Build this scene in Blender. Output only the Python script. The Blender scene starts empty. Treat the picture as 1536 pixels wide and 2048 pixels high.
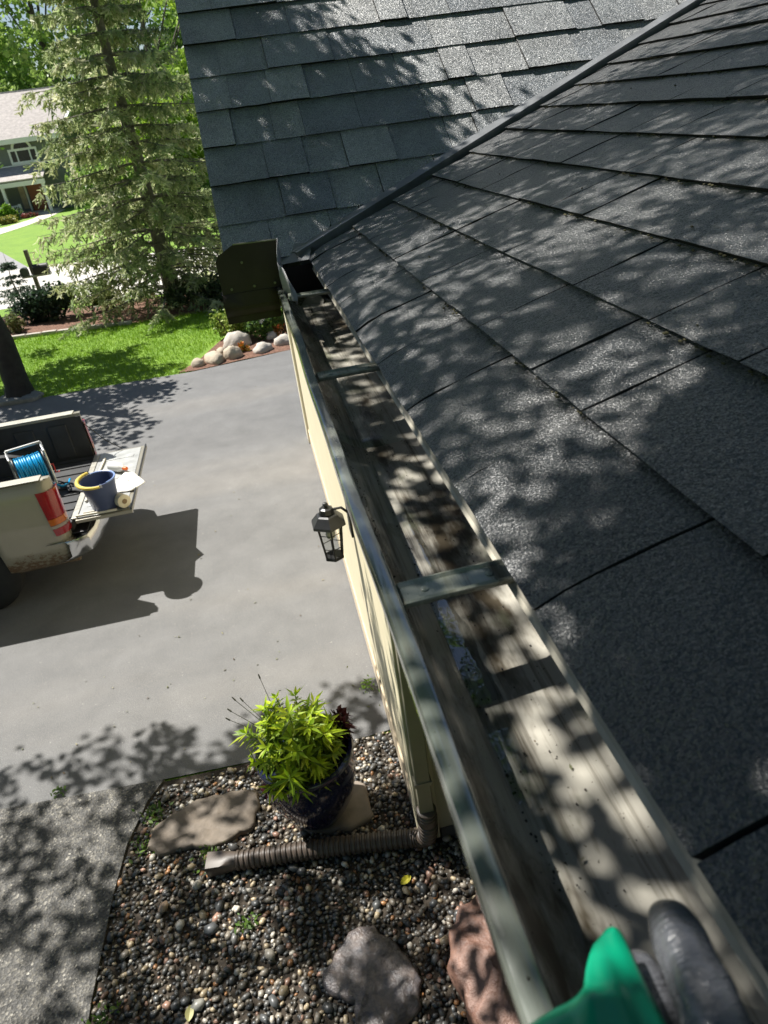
import bpy, bmesh, math, random
import numpy as np
from mathutils import Vector, Matrix

random.seed(7)
rng = np.random.default_rng(11)
sc = bpy.context.scene
COL = sc.collection
R = math.radians

# ------------------------------------------------------------------ camera, light, exposure
CAM_Z = 3.8
cam_data = bpy.data.cameras.new('camera')
cam = bpy.data.objects.new('camera', cam_data)
COL.objects.link(cam)
cam.matrix_world = Matrix(((0.9732, 0.2000, -0.1140, 0.0),
                           (-0.1981, 0.4743, -0.8578, 0.0),
                           (-0.1174, 0.8573, 0.5012, CAM_Z),
                           (0, 0, 0, 1)))
cam_data.sensor_fit = 'VERTICAL'
cam_data.sensor_height = 36.0
cam_data.lens = 24.93
cam_data.clip_start = 0.02
cam_data.clip_end = 600
cam_data.dof.use_dof = True
cam_data.dof.focus_distance = 1.7
cam_data.dof.aperture_fstop = 11.0
sc.camera = cam

SUN = Vector((-0.440, 0.392, 0.808)).normalized()
world = bpy.data.worlds.new('World')
sc.world = world
world.use_nodes = True
wn = world.node_tree.nodes
bg = wn['Background']
sky = wn.new('ShaderNodeTexSky')
sky.sky_type = 'NISHITA'
sky.sun_disc = False
sky.sun_elevation = math.asin(SUN.z)
sky.sun_rotation = math.atan2(SUN.x, SUN.y)
sky.air_density = 1.0
sky.dust_density = 0.8
sky.ozone_density = 1.2
world.node_tree.links.new(sky.outputs[0], bg.inputs[0])
bg.inputs[1].default_value = 0.05

sun_data = bpy.data.lights.new('sun', 'SUN')
sun_data.energy = 5.0
sun_data.angle = R(0.53)
sun_data.color = (1.0, 0.965, 0.90)
sun_ob = bpy.data.objects.new('sun', sun_data)
sun_ob.rotation_euler = SUN.to_track_quat('Z', 'Y').to_euler()
sun_ob.location = (-8, 8, 20)
COL.objects.link(sun_ob)

vs = sc.view_settings
vs.view_transform = 'Standard'
vs.look = 'None'
vs.exposure = 0.85
vs.gamma = 1.0
sc.cycles.max_bounces = 6
sc.cycles.transparent_max_bounces = 12
sc.cycles.caustics_reflective = False
sc.cycles.caustics_refractive = False

# ------------------------------------------------------------------ materials
MATS = {}


def node_mat(name):
    m = bpy.data.materials.new(name)
    m.use_nodes = True
    nt = m.node_tree
    return m, nt, nt.nodes['Principled BSDF'], nt.nodes, nt.links


def noise(nt, vec, scale, detail=4.0, rough=0.6):
    n = nt.nodes.new('ShaderNodeTexNoise')
    n.inputs['Scale'].default_value = scale
    n.inputs['Detail'].default_value = detail
    n.inputs['Roughness'].default_value = rough
    nt.links.new(vec, n.inputs['Vector'])
    return n.outputs['Fac']


def ramp(nt, fac, stops):
    r = nt.nodes.new('ShaderNodeValToRGB')
    e = r.color_ramp.elements
    while len(e) < len(stops):
        e.new(0.5)
    for i, (p, c) in enumerate(stops):
        e[i].position = p
        e[i].color = (*c, 1) if len(c) == 3 else c
    nt.links.new(fac, r.inputs[0])
    return r.outputs[0]


def g3(v):
    return (v, v, v)


def mixc(nt, fac, a, b, mode='MIX'):
    n = nt.nodes.new('ShaderNodeMix')
    n.data_type = 'RGBA'
    n.blend_type = mode
    for sock, v in ((n.inputs[0], fac), (n.inputs[6], a), (n.inputs[7], b)):
        if isinstance(v, (int, float)):
            sock.default_value = v
        elif isinstance(v, tuple):
            sock.default_value = (*v, 1) if len(v) == 3 else v
        else:
            nt.links.new(v, sock)
    return n.outputs[2]


def mapping(nt, src, scale=(1, 1, 1), rot=(0, 0, 0)):
    m = nt.nodes.new('ShaderNodeMapping')
    m.inputs['Scale'].default_value = scale
    m.inputs['Rotation'].default_value = rot
    nt.links.new(src, m.inputs['Vector'])
    return m.outputs[0]


def coords(nt, kind='Object'):
    if kind == 'World':
        return nt.nodes.new('ShaderNodeNewGeometry').outputs['Position']
    return nt.nodes.new('ShaderNodeTexCoord').outputs[kind]


def bump(nt, height, strength, dist, prev=None):
    b = nt.nodes.new('ShaderNodeBump')
    b.inputs['Strength'].default_value = strength
    b.inputs['Distance'].default_value = dist
    nt.links.new(height, b.inputs['Height'])
    if prev is not None:
        nt.links.new(prev, b.inputs['Normal'])
    return b.outputs['Normal']


def M(name, color, rough=0.6, var=0.18, scale=6.0, col2=None, bmp=0.0, bscale=60.0, bdist=0.002,
      metal=0.0, spec=0.5, attr=False, rand=0.0, coat=0.0, trans=0.0, speck=None):
    if name in MATS:
        return MATS[name]
    m, nt, p, N, L = node_mat(name)
    w = coords(nt, 'World')
    c1 = tuple(c * (1 - var) for c in color)
    c2 = col2 if col2 else tuple(min(1, c * (1 + var)) for c in color)
    c = ramp(nt, noise(nt, w, scale), [(0.3, c1), (0.7, c2)])
    if speck:
        sp, ssc, lo, hi = speck
        f = ramp(nt, noise(nt, w, ssc, 2.0), [(lo, g3(0)), (hi, g3(1))])
        c = mixc(nt, f, c, sp)
    if attr:
        a = N.new('ShaderNodeVertexColor')
        a.layer_name = 'Col'
        c = mixc(nt, 1.0, c, a.outputs[0], 'MULTIPLY')
    if rand:
        oi = N.new('ShaderNodeObjectInfo')
        rr = ramp(nt, oi.outputs['Random'], [(0, g3(1 - rand)), (1, g3(1 + rand))])
        c = mixc(nt, 1.0, c, rr, 'MULTIPLY')
    L.new(c, p.inputs['Base Color'])
    p.inputs['Roughness'].default_value = rough
    p.inputs['Metallic'].default_value = metal
    p.inputs['Specular IOR Level'].default_value = spec
    p.inputs['Coat Weight'].default_value = coat
    p.inputs['Coat Roughness'].default_value = 0.08
    if bmp:
        L.new(bump(nt, noise(nt, w, bscale, 5.0), bmp, bdist), p.inputs['Normal'])
    if trans:
        t = N.new('ShaderNodeBsdfTranslucent')
        L.new(c, t.inputs[0])
        mx = N.new('ShaderNodeMixShader')
        mx.inputs[0].default_value = trans
        L.new(p.outputs[0], mx.inputs[1])
        L.new(t.outputs[0], mx.inputs[2])
        L.new(mx.outputs[0], N['Material Output'].inputs[0])
    MATS[name] = m
    return m


def shingle_material(name, k, facet, rough, spec):
    m, nt, p, N, L = node_mat(name)
    w = coords(nt, 'World')
    v = N.new('ShaderNodeTexVoronoi')
    v.inputs['Scale'].default_value = 760
    L.new(w, v.inputs['Vector'])
    gran = ramp(nt, v.outputs['Color'], [(0.1, (0.020 * k, 0.023 * k, 0.027 * k)), (0.5, (0.062 * k, 0.067 * k, 0.072 * k)), (0.92, (0.17 * k, 0.175 * k, 0.17 * k))])
    blot = ramp(nt, noise(nt, w, 9.0, 3.0), [(0.3, g3(0.72)), (0.72, g3(1.25))])
    c = mixc(nt, 1.0, gran, blot, 'MULTIPLY')
    oi = N.new('ShaderNodeObjectInfo')
    rr = ramp(nt, oi.outputs['Random'], [(0, (0.70, 0.73, 0.78)), (0.5, (1.0, 1.0, 1.0)), (1, (1.5, 1.42, 1.36))])
    c = mixc(nt, 1.0, c, rr, 'MULTIPLY')
    moss = ramp(nt, noise(nt, w, 2.3, 6.0, 0.7), [(0.60, g3(0)), (0.78, g3(0.45))])
    c = mixc(nt, moss, c, (0.035, 0.042, 0.022))
    L.new(c, p.inputs['Base Color'])
    p.inputs['Roughness'].default_value = rough
    p.inputs['Specular IOR Level'].default_value = spec
    p.inputs['Sheen Weight'].default_value = 0.35
    p.inputs['Sheen Roughness'].default_value = 0.4
    v2 = N.new('ShaderNodeTexVoronoi')
    v2.inputs['Scale'].default_value = 640
    L.new(w, v2.inputs['Vector'])
    n2 = bump(nt, noise(nt, w, 150, 3.0, 0.65), 0.8, 0.004)
    n3 = bump(nt, noise(nt, w, 26, 4.0), 0.5, 0.004, n2)
    sub = N.new('ShaderNodeVectorMath')          # every granule is a small tilted facet
    sub.operation = 'SUBTRACT'
    sub.inputs[1].default_value = (0.5, 0.5, 0.5)
    L.new(v2.outputs['Color'], sub.inputs[0])
    mad = N.new('ShaderNodeVectorMath')
    mad.operation = 'MULTIPLY_ADD'
    mad.inputs[1].default_value = (facet, facet, facet)
    L.new(sub.outputs[0], mad.inputs[0])
    L.new(n3, mad.inputs[2])
    nrm = N.new('ShaderNodeVectorMath')
    nrm.operation = 'NORMALIZE'
    L.new(mad.outputs[0], nrm.inputs[0])
    L.new(nrm.outputs[0], p.inputs['Normal'])
    return m


def gutter_material(name, base, dirt=0.5, gloss=0.16, coat=0.0):
    m, nt, p, N, L = node_mat(name)
    w = coords(nt, 'World')
    st = mapping(nt, w, (60, 2.2, 60))
    streak = noise(nt, st, 1.0, 6.0, 0.7)
    blot = noise(nt, mapping(nt, w, (14, 4.0, 14)), 1.0, 5.0, 0.65)
    c = ramp(nt, noise(nt, w, 5.0, 4.0), [(0.3, tuple(b * 0.86 for b in base)), (0.7, base)])
    f1 = ramp(nt, streak, [(0.50, g3(0)), (0.66, g3(0.65 * dirt))])
    c = mixc(nt, f1, c, (0.085, 0.070, 0.048))
    f2 = ramp(nt, blot, [(0.50, g3(0)), (0.68, g3(1.1 * dirt))])
    c = mixc(nt, f2, c, (0.070, 0.055, 0.034))
    f4 = ramp(nt, noise(nt, mapping(nt, w, (20, 9, 20)), 1.0, 4.0), [(0.55, g3(0)), (0.72, g3(0.75 * dirt))])
    c = mixc(nt, f4, c, (0.16, 0.17, 0.11))
    f3 = ramp(nt, noise(nt, w, 230, 2.0), [(0.70, g3(0)), (0.74, g3(1))])
    c = mixc(nt, f3, c, (0.03, 0.025, 0.02))
    L.new(c, p.inputs['Base Color'])
    L.new(ramp(nt, blot, [(0.40, g3(gloss)), (0.68, g3(gloss + 0.32))]), p.inputs['Roughness'])
    p.inputs['Specular IOR Level'].default_value = 0.6
    p.inputs['Coat Weight'].default_value = coat
    p.inputs['Coat Roughness'].default_value = 0.07
    p.inputs['Coat IOR'].default_value = 2.1
    n1 = bump(nt, noise(nt, mapping(nt, w, (90, 12, 90)), 1.0, 3.0), 0.18, 0.002)
    n2 = bump(nt, noise(nt, w, 14, 2.0), 0.22, 0.004, n1)
    L.new(n2, p.inputs['Normal'])
    return m


def clear_material(name, tint=(1, 1, 1), refl=1.0, rough=0.02, ior=1.33, wave=0.0):
    m, nt, p, N, L = node_mat(name)
    N.remove(p)
    tr = N.new('ShaderNodeBsdfTransparent')
    tr.inputs[0].default_value = (*tint, 1)
    gl = N.new('ShaderNodeBsdfGlossy')
    gl.inputs['Roughness'].default_value = rough
    fr = N.new('ShaderNodeFresnel')
    fr.inputs['IOR'].default_value = ior
    mul = N.new('ShaderNodeMath')
    mul.operation = 'MULTIPLY'
    mul.use_clamp = True
    mul.inputs[1].default_value = refl
    L.new(fr.outputs[0], mul.inputs[0])
    if wave:
        b = bump(nt, noise(nt, coords(nt, 'World'), 35, 2.0), wave, 0.003)
        L.new(b, gl.inputs['Normal'])
    mx = N.new('ShaderNodeMixShader')
    L.new(mul.outputs[0], mx.inputs[0])
    L.new(tr.outputs[0], mx.inputs[1])
    L.new(gl.outputs[0], mx.inputs[2])
    L.new(mx.outputs[0], N['Material Output'].inputs[0])
    return m


def asphalt_material():
    m, nt, p, N, L = node_mat('driveway_asphalt')
    w = coords(nt, 'World')
    c = ramp(nt, noise(nt, w, 160, 3.0, 0.7), [(0.32, (0.108, 0.109, 0.111)), (0.55, (0.172, 0.171, 0.170)), (0.74, (0.31, 0.305, 0.295))])
    band = noise(nt, mapping(nt, w, (0.10, 0.85, 1), (0, 0, 0.06)), 1.0, 3.0, 0.5)
    c = mixc(nt, 1.0, c, ramp(nt, band, [(0.34, g3(0.90)), (0.5, g3(1.0)), (0.66, (1.12, 1.09, 1.05))]), 'MULTIPLY')
    blot = noise(nt, w, 3.1, 5.0, 0.6)
    c = mixc(nt, 1.0, c, ramp(nt, blot, [(0.3, g3(0.88)), (0.7, g3(1.10))]), 'MULTIPLY')
    sp = ramp(nt, noise(nt, w, 46, 2.0), [(0.715, g3(0)), (0.76, g3(0.7))])
    c = mixc(nt, sp, c, (0.44, 0.42, 0.39))
    L.new(c, p.inputs['Base Color'])
    p.inputs['Roughness'].default_value = 0.8
    p.inputs['Specular IOR Level'].default_value = 0.35
    L.new(bump(nt, noise(nt, w, 190, 3.0), 0.6, 0.004), p.inputs['Normal'])
    return m


def aggregate_material():
    m, nt, p, N, L = node_mat('exposed_aggregate')
    w = coords(nt, 'World')
    v = N.new('ShaderNodeTexVoronoi')
    v.inputs['Scale'].default_value = 85
    L.new(w, v.inputs['Vector'])
    c = ramp(nt, v.outputs['Color'], [(0.0, (0.025, 0.025, 0.023)), (0.5, (0.072, 0.069, 0.062)), (0.8, (0.14, 0.13, 0.11)), (1.0, (0.40, 0.375, 0.32))])
    c = mixc(nt, 1.0, c, ramp(nt, noise(nt, w, 4.0), [(0.3, g3(0.8)), (0.7, g3(1.15))]), 'MULTIPLY')
    L.new(c, p.inputs['Base Color'])
    p.inputs['Roughness'].default_value = 0.62
    L.new(bump(nt, v.outputs['Distance'], 0.8, 0.006), p.inputs['Normal'])
    return m


def grass_material():
    m, nt, p, N, L = node_mat('lawn_grass')
    w = coords(nt, 'World')
    c = ramp(nt, noise(nt, w, 1.3, 6.0, 0.7), [(0.3, (0.14, 0.28, 0.015)), (0.7, (0.22, 0.37, 0.022))])
    c = mixc(nt, 1.0, c, ramp(nt, noise(nt, w, 45, 4.0, 0.75), [(0.3, g3(0.6)), (0.7, g3(1.25))]), 'MULTIPLY')
    L.new(c, p.inputs['Base Color'])
    p.inputs['Roughness'].default_value = 0.8
    L.new(bump(nt, noise(nt, w, 60, 4.0), 0.9, 0.03), p.inputs['Normal'])
    return m


SHINGLE = shingle_material('charcoal_shingle', 0.36, 0.72, 0.38, 0.85)  # base colour taken darker to deepen the tree shade on the low roof
SHINGLE_B = shingle_material('sunlit_tone_shingle', 3.3, 1.5, 0.34, 1.0)  # sun glare on the steep roof is put into this lighter base colour
GUTTER = gutter_material('gutter_paint', (0.49, 0.465, 0.40), 1.35, 0.09)
GUTTER_DARK = M('gutter_bronze_paint', (0.046, 0.034, 0.034), 0.6, 0.2, 9, bmp=0.15, bscale=60, spec=0.2)
STRAP = gutter_material('hanger_metal', (0.30, 0.32, 0.27), 1.1)
LIPMAT = gutter_material('gutter_lip_paint', (0.17, 0.19, 0.165), 0.7, 0.10, 1.0)
CORE = M('asphalt_core', (0.010, 0.010, 0.010), 0.85, 0.2, 60)
WATER = clear_material('rain_water', (0.93, 0.95, 0.95), 6.0, 0.02, 1.33, 0.12)
GLASS = clear_material('window_glass', (0.8, 0.86, 0.84), 1.6, 0.02, 1.5)
CLEAR_GLASS = clear_material('lantern_glass', (0.92, 0.93, 0.92), 1.0, 0.03, 1.45)
ASPHALT = asphalt_material()
AGG = aggregate_material()
GRASS = grass_material()
CREAM = M('cream_siding', (0.74, 0.66, 0.46), 0.55, 0.05, 3)
TAUPE = M('taupe_trim', (0.30, 0.275, 0.20), 0.55, 0.10, 4, bmp=0.1, bscale=30)
FLASH = M('valley_metal', (0.26, 0.27, 0.28), 0.28, 0.22, 12, metal=0.35, bmp=0.12, bscale=20)
BARK = M('tree_bark', (0.075, 0.062, 0.05), 0.9, 0.4, 7, bmp=0.8, bscale=25, bdist=0.02)
DARKBARK = M('dark_bark', (0.028, 0.026, 0.025), 0.9, 0.35, 7, bmp=0.8, bscale=22, bdist=0.02)
LEAF = M('leaf', (1, 1, 1), 0.5, 0.12, 3, attr=True, trans=0.42)
NEEDLE = M('needle', (1, 1, 1), 0.55, 0.15, 3, attr=True, trans=0.52)
FLOWER = M('petal', (1, 1, 1), 0.6, 0.05, 3, attr=True)
PEBBLE = M('pebble', (1, 1, 1), 0.40, 0.25, 60, attr=True, spec=0.6)
WHITE = M('white_paint', (0.80, 0.80, 0.78), 0.45, 0.04, 3)
BLACK = M('black_metal', (0.018, 0.018, 0.02), 0.38, 0.2, 20, bmp=0.1)
RUBBER = M('tyre_rubber', (0.018, 0.018, 0.018), 0.8, 0.2, 12)
LINER = M('bed_liner', (0.030, 0.031, 0.033), 0.55, 0.35, 6, bmp=0.4, bscale=70)
def truck_paint():
    m, nt, p, N, L = node_mat('pewter_paint')
    w = coords(nt, 'World')
    sx = N.new('ShaderNodeSeparateXYZ')
    L.new(w, sx.inputs[0])
    low = N.new('ShaderNodeMapRange')
    low.inputs['From Min'].default_value = 0.66
    low.inputs['From Max'].default_value = 0.44
    low.inputs['To Max'].default_value = 0.30
    L.new(sx.outputs['Z'], low.inputs['Value'])
    ad = N.new('ShaderNodeMath')
    ad.operation = 'ADD'
    L.new(low.outputs[0], ad.inputs[0])
    L.new(noise(nt, mapping(nt, w, (22, 22, 40)), 1.0, 5.0, 0.75), ad.inputs[1])
    f = ramp(nt, ad.outputs[0], [(0.70, g3(0)), (0.80, g3(1))])
    base = ramp(nt, noise(nt, w, 3.0), [(0.3, (0.285, 0.262, 0.205)), (0.7, (0.32, 0.295, 0.235))])
    L.new(mixc(nt, f, base, (0.17, 0.105, 0.06)), p.inputs['Base Color'])
    p.inputs['Roughness'].default_value = 0.34
    p.inputs['Metallic'].default_value = 0.2
    p.inputs['Coat Weight'].default_value = 0.5
    p.inputs['Coat Roughness'].default_value = 0.1
    return m


TRUCKPAINT = truck_paint()
CHROME = M('chrome', (0.62, 0.62, 0.62), 0.16, 0.08, 6, metal=1.0)
GREYPLATE = M('tailgate_plate', (0.42, 0.425, 0.415), 0.42, 0.22, 9, metal=0.35, bmp=0.2, bscale=25)
MULCH = M('bark_mulch', (0.20, 0.105, 0.07), 0.95, 0.55, 26, bmp=1.0, bscale=60, bdist=0.03)
CONCRETE = M('pale_concrete', (0.56, 0.53, 0.48), 0.85, 0.08, 2.5, bmp=0.2, bscale=40)
SOIL = M('dark_soil', (0.045, 0.035, 0.025), 0.95, 0.4, 40, bmp=0.8, bscale=60, bdist=0.01)


# ------------------------------------------------------------------ mesh helpers
def link(o, parent=None):
    COL.objects.link(o)
    if parent is not None:
        o.parent = parent
    return o


def tag(o, label=None, cat=None, group=None, kind=None):
    if label: o['label'] = label
    if cat: o['category'] = cat
    if group: o['group'] = group
    if kind: o['kind'] = kind
    return o


def thing(name, label, cat, loc=(0, 0, 0), rotz=0.0, group=None):
    o = bpy.data.objects.new(name, None)
    o.empty_display_size = 0.1
    o.location = loc
    o.rotation_euler = (0, 0, rotz)
    link(o)
    return tag(o, label, cat, group)


def np_mesh(name, V, F, mat, col=None, smooth=False, parent=None):
    """V (n,3), F (m,k) arrays -> one object; col (n,3) vertex colours."""
    V = np.asarray(V, dtype=np.float32)
    F = np.asarray(F, dtype=np.int32)
    me = bpy.data.meshes.new(name)
    m, k = F.shape
    me.vertices.add(len(V))
    me.vertices.foreach_set('co', V.ravel())
    me.loops.add(m * k)
    me.loops.foreach_set('vertex_index', F.ravel())
    me.polygons.add(m)
    me.polygons.foreach_set('loop_start', np.arange(0, m * k, k, dtype=np.int32))
    me.update(calc_edges=True)
    if smooth:
        me.polygons.foreach_set('use_smooth', np.ones(m, dtype=bool))
    if col is not None:
        a = me.color_attributes.new('Col', 'FLOAT_COLOR', 'POINT')
        a.data.foreach_set('color', np.c_[np.asarray(col, dtype=np.float32), np.ones(len(V), dtype=np.float32)].ravel())
    me.materials.append(mat)
    return link(bpy.data.objects.new(name, me), parent)


class MB:
    def __init__(s):
        s.v, s.f = [], []

    def add(s, verts, faces):
        b = len(s.v)
        s.v += [tuple(p) for p in verts]
        s.f += [tuple(i + b for i in f) for f in faces]
        return s

    def box(s, x0, x1, y0, y1, z0, z1):
        return s.add([(x0, y0, z0), (x1, y0, z0), (x1, y1, z0), (x0, y1, z0), (x0, y0, z1), (x1, y0, z1), (x1, y1, z1), (x0, y1, z1)],
                     [(0, 3, 2, 1), (4, 5, 6, 7), (0, 1, 5, 4), (1, 2, 6, 5), (2, 3, 7, 6), (3, 0, 4, 7)])

    def prism(s, poly, axis, a, b):
        """extrude a 2-D polygon (list of pairs) along an axis 0/1/2 from a to b"""
        n = len(poly)
        def mk(t):
            out = []
            for (p, q) in poly:
                c = [p, q]
                c.insert(axis, t)
                out.append(tuple(c))
            return out
        fs = [tuple(range(n - 1, -1, -1)), tuple(range(n, 2 * n))]
        fs += [(i, (i + 1) % n, n + (i + 1) % n, n + i) for i in range(n)]
        return s.add(mk(a) + mk(b), fs)

    def tube(s, pts, rad, n=8, caps=True):
        pts = [Vector(p) for p in pts]
        if not hasattr(rad, '__len__'):
            rad = [rad] * len(pts)
        rings = []
        ref = None
        for i, p in enumerate(pts):
            t = (pts[min(i + 1, len(pts) - 1)] - pts[max(i - 1, 0)]).normalized()
            if ref is None:
                ref = t.orthogonal().normalized()
            ref = (ref - t * ref.dot(t)).normalized()
            bn = t.cross(ref)
            rings.append([p + (ref * math.cos(a) + bn * math.sin(a)) * rad[i] for a in [2 * math.pi * k / n for k in range(n)]])
        fs = []
        for i in range(len(pts) - 1):
            for k in range(n):
                fs.append((i * n + k, i * n + (k + 1) % n, (i + 1) * n + (k + 1) % n, (i + 1) * n + k))
        if caps:
            fs.append(tuple(range(n - 1, -1, -1)))
            fs.append(tuple((len(pts) - 1) * n + k for k in range(n)))
        return s.add([v for r in rings for v in r], fs)

    def lathe(s, prof, c=(0, 0, 0), n=24, closed=False):
        """prof: list of (r, z)"""
        vs, fs = [], []
        for r, z in prof:
            for k in range(n):
                a = 2 * math.pi * k / n
                vs.append((c[0] + r * math.cos(a), c[1] + r * math.sin(a), c[2] + z))
        for i in range(len(prof) - 1):
            for k in range(n):
                fs.append((i * n + k, i * n + (k + 1) % n, (i + 1) * n + (k + 1) % n, (i + 1) * n + k))
        if not closed:
            fs.append(tuple(range(n - 1, -1, -1)))
            fs.append(tuple((len(prof) - 1) * n + k for k in range(n)))
        return s.add(vs, fs)

    def grid(s, P):
        """P: nested list rows x cols of points"""
        nr, nc = len(P), len(P[0])
        return s.add([p for r in P for p in r], [(i * nc + j, i * nc + j + 1, (i + 1) * nc + j + 1, (i + 1) * nc + j)
                                                 for i in range(nr - 1) for j in range(nc - 1)])

    def build(s, name, mat, parent=None, smooth=False, bevel=0.0, angle=35):
        me = bpy.data.meshes.new(name)
        me.from_pydata(s.v, [], s.f)
        me.validate()
        me.materials.append(mat)
        bm = bmesh.new()
        bm.from_mesh(me)
        bmesh.ops.recalc_face_normals(bm, faces=bm.faces)
        bm.to_mesh(me)
        bm.free()
        if smooth:
            for p in me.polygons:
                p.use_smooth = True
            me.set_sharp_from_angle(angle=R(angle))
        o = link(bpy.data.objects.new(name, me), parent)
        if bevel:
            b = o.modifiers.new('bevel', 'BEVEL')
            b.width = bevel
            b.segments = 2
            b.limit_method = 'ANGLE'
            b.angle_limit = R(40)
        return o


def sheet(name, poly, z, mat, kind='structure', thick=0.0):
    mb = MB()
    if thick:
        mb.prism(poly, 2, z - thick, z)
    else:
        mb.add([(x, y, z) for x, y in poly], [tuple(range(len(poly)))])
    o = mb.build(name, mat)
    return tag(o, kind=kind)


def vnoise(x, y, seed=0.0):
    return (math.sin(x * 1.7 + seed) * math.cos(y * 1.3 - seed * 0.7) + 0.5 * math.sin(x * 3.9 - y * 2.7 + seed * 1.9)
            + 0.3 * math.sin(x * 8.1 + y * 7.3 + seed * 3.1)) / 1.8


def project(P):
    """world point -> (x, y) of the 1536x2048 picture and depth (used only to keep crowns above the view)"""
    d = cam.matrix_world.to_3x3().transposed() @ (Vector(P) - Vector((0, 0, CAM_Z)))
    if d.z >= -0.01:
        return None
    return 768 + 1418 * d.x / -d.z, 1024 - 1418 * d.y / -d.z


def leaf_quads(C, size, cols, aspect=0.6, tilt=None, seed=0, flat=False):
    """kite-shaped leaves at centres C (n,3); returns V, F, col"""
    r = np.random.default_rng(seed)
    n = len(C)
    d = r.normal(size=(n, 3))
    if tilt is not None:
        d[:, 2] = d[:, 2] * tilt[0] + tilt[1]
    d /= np.linalg.norm(d, axis=1)[:, None]
    u = np.cross(d, r.normal(size=(n, 3)))
    u /= np.linalg.norm(u, axis=1)[:, None]
    if flat:                                    # blades held level, as sun leaves are
        nz = r.normal(size=(n, 3)) * 0.45 + np.array([-0.2, 0.2, 1.0])
        d = np.cross(nz, r.normal(size=(n, 3)))
        d /= np.linalg.norm(d, axis=1)[:, None]
        u = np.cross(nz, d)
        u /= np.linalg.norm(u, axis=1)[:, None]
    s = size * r.uniform(0.6, 1.3, n)[:, None]
    V = np.stack([C - d * s * 0.5, C + u * s * aspect * 0.5 - d * s * 0.05, C + d * s * 0.5, C - u * s * aspect * 0.5 - d * s * 0.05], 1)
    F = np.arange(n * 4).reshape(n, 4)
    ci = r.integers(0, len(cols), n)
    c = np.asarray(cols)[ci] * r.uniform(0.75, 1.25, n)[:, None]
    return V.reshape(-1, 3), F, np.repeat(c, 4, 0)


# ------------------------------------------------------------------ ground, driveway, street
sheet('ground', [(-160, -40), (90, -40), (90, 260), (-160, 260)], 0.0, GRASS)
sheet('driveway', [(-18, 3.74), (-2.6, 3.66), (-1.26, 3.56), (0.0, 3.50), (0.34, 3.52), (0.34, 8.9), (4.0, 8.9), (4.0, 13.2), (0.34, 12.98), (-0.4, 12.85), (-1.4, 12.70), (-2.7, 12.76), (-18, 12.55)], 0.012, ASPHALT)
sheet('sidewalk', [(-9, -1.5), (-1.52, -1.5), (-1.54, 2.2), (-1.50, 2.8), (-1.46, 3.1), (-1.36, 3.4), (-1.26, 3.552), (-2.6, 3.648), (-9, 3.69)], 0.024, AGG, thick=0.05)
sheet('gravel_bed', [(-1.52, -0.8), (2.6, -0.8), (2.6, 3.2), (0.34, 3.5), (-1.26, 3.545), (-1.36, 3.4), (-1.46, 3.1), (-1.5, 2.8), (-1.535, 2.2)], 0.006, SOIL)
sheet('planting_bed', [(-9, 17.9), (-5.9, 17.75), (-3.8, 17.45), (-2.4, 17.2), (-0.6, 17.3), (1.5, 18.0), (1.0, 19.2), (-3.6, 20.0), (-9, 20.9)], 0.010, MULCH)
sheet('flower_bed', [(-1.65, 12.78), (-1.3, 12.74), (-0.4, 12.9), (1.6, 13.1), (1.6, 16.2), (-0.2, 16.0), (-0.9, 14.4), (-1.3, 13.3)], 0.016, MULCH)
sheet('road', [(-60, 24.5), (-6.6, 21.6), (-3.5, 20.5), (-0.9, 19.5), (10, 17.0), (40, 14), (40, 22), (12, 25.0), (-1, 27.2), (-6.1, 28.4), (-8.0, 29.1), (-60, 40)], 0.008, CONCRETE)
sheet('neighbour_driveway', [(-9.4, 29.0), (-7.9, 29.0), (-10.4, 35.0), (-22, 52), (-30, 52), (-14, 30.2)], 0.014, M('grey_asphalt', (0.27, 0.265, 0.27), 0.85, 0.12, 3))
sheet('front_walk', [(-12.6, 42.3), (-11.7, 45.5), (-11.1, 49.0), (-10.9, 53.0), (-12.2, 53.0), (-12.2, 49.4), (-13.0, 46.6), (-17, 43.0), (-17, 41.4)], 0.012, M('path_concrete', (0.66, 0.60, 0.50), 0.85, 0.06, 2))

# lawn blades on the near lawn
n = 52000
bx = rng.uniform(-8.5, 1.6, n)
by = 12.7 + rng.uniform(0, 1, n) * 5.2
keep = ~((bx > -1.5) & (by < 16.1) & (by < 14.5 + (bx + 0.9) * 2))
keep &= by < 17.35 + np.maximum(0, (-3 - bx)) * 0.12
bx, by = bx[keep], by[keep]
n = len(bx)
hh = rng.uniform(0.035, 0.075, n)
an = rng.uniform(0, 2 * np.pi, n)
lean = rng.normal(0, 0.022, (n, 2))
dxy = np.c_[np.cos(an), np.sin(an)] * 0.006
base = np.c_[bx, by]
V = np.stack([np.c_[base - dxy, np.zeros(n)], np.c_[base + dxy, np.zeros(n)], np.c_[base + lean, hh]], 1).reshape(-1, 3)
cg = np.array([[0.19, 0.35, 0.015], [0.26, 0.44, 0.02], [0.33, 0.50, 0.03], [0.22, 0.38, 0.015]])[rng.integers(0, 4, n)]
o = np_mesh('lawn_grass', V, np.arange(n * 3).reshape(n, 3), M('grass_blade', (1, 1, 1), 0.6, 0.1, 1, attr=True, trans=0.3), np.repeat(cg, 3, 0))
tag(o, 'mown green grass of the lawn beyond the driveway', 'grass', kind='stuff')

# pebbles
bm = bmesh.new()
bmesh.ops.create_icosphere(bm, subdivisions=1, radius=1.0)
SV = np.array([v.co[:] for v in bm.verts])
SF = np.array([[v.index for v in f.verts] for f in bm.faces])
bm.free()


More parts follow.
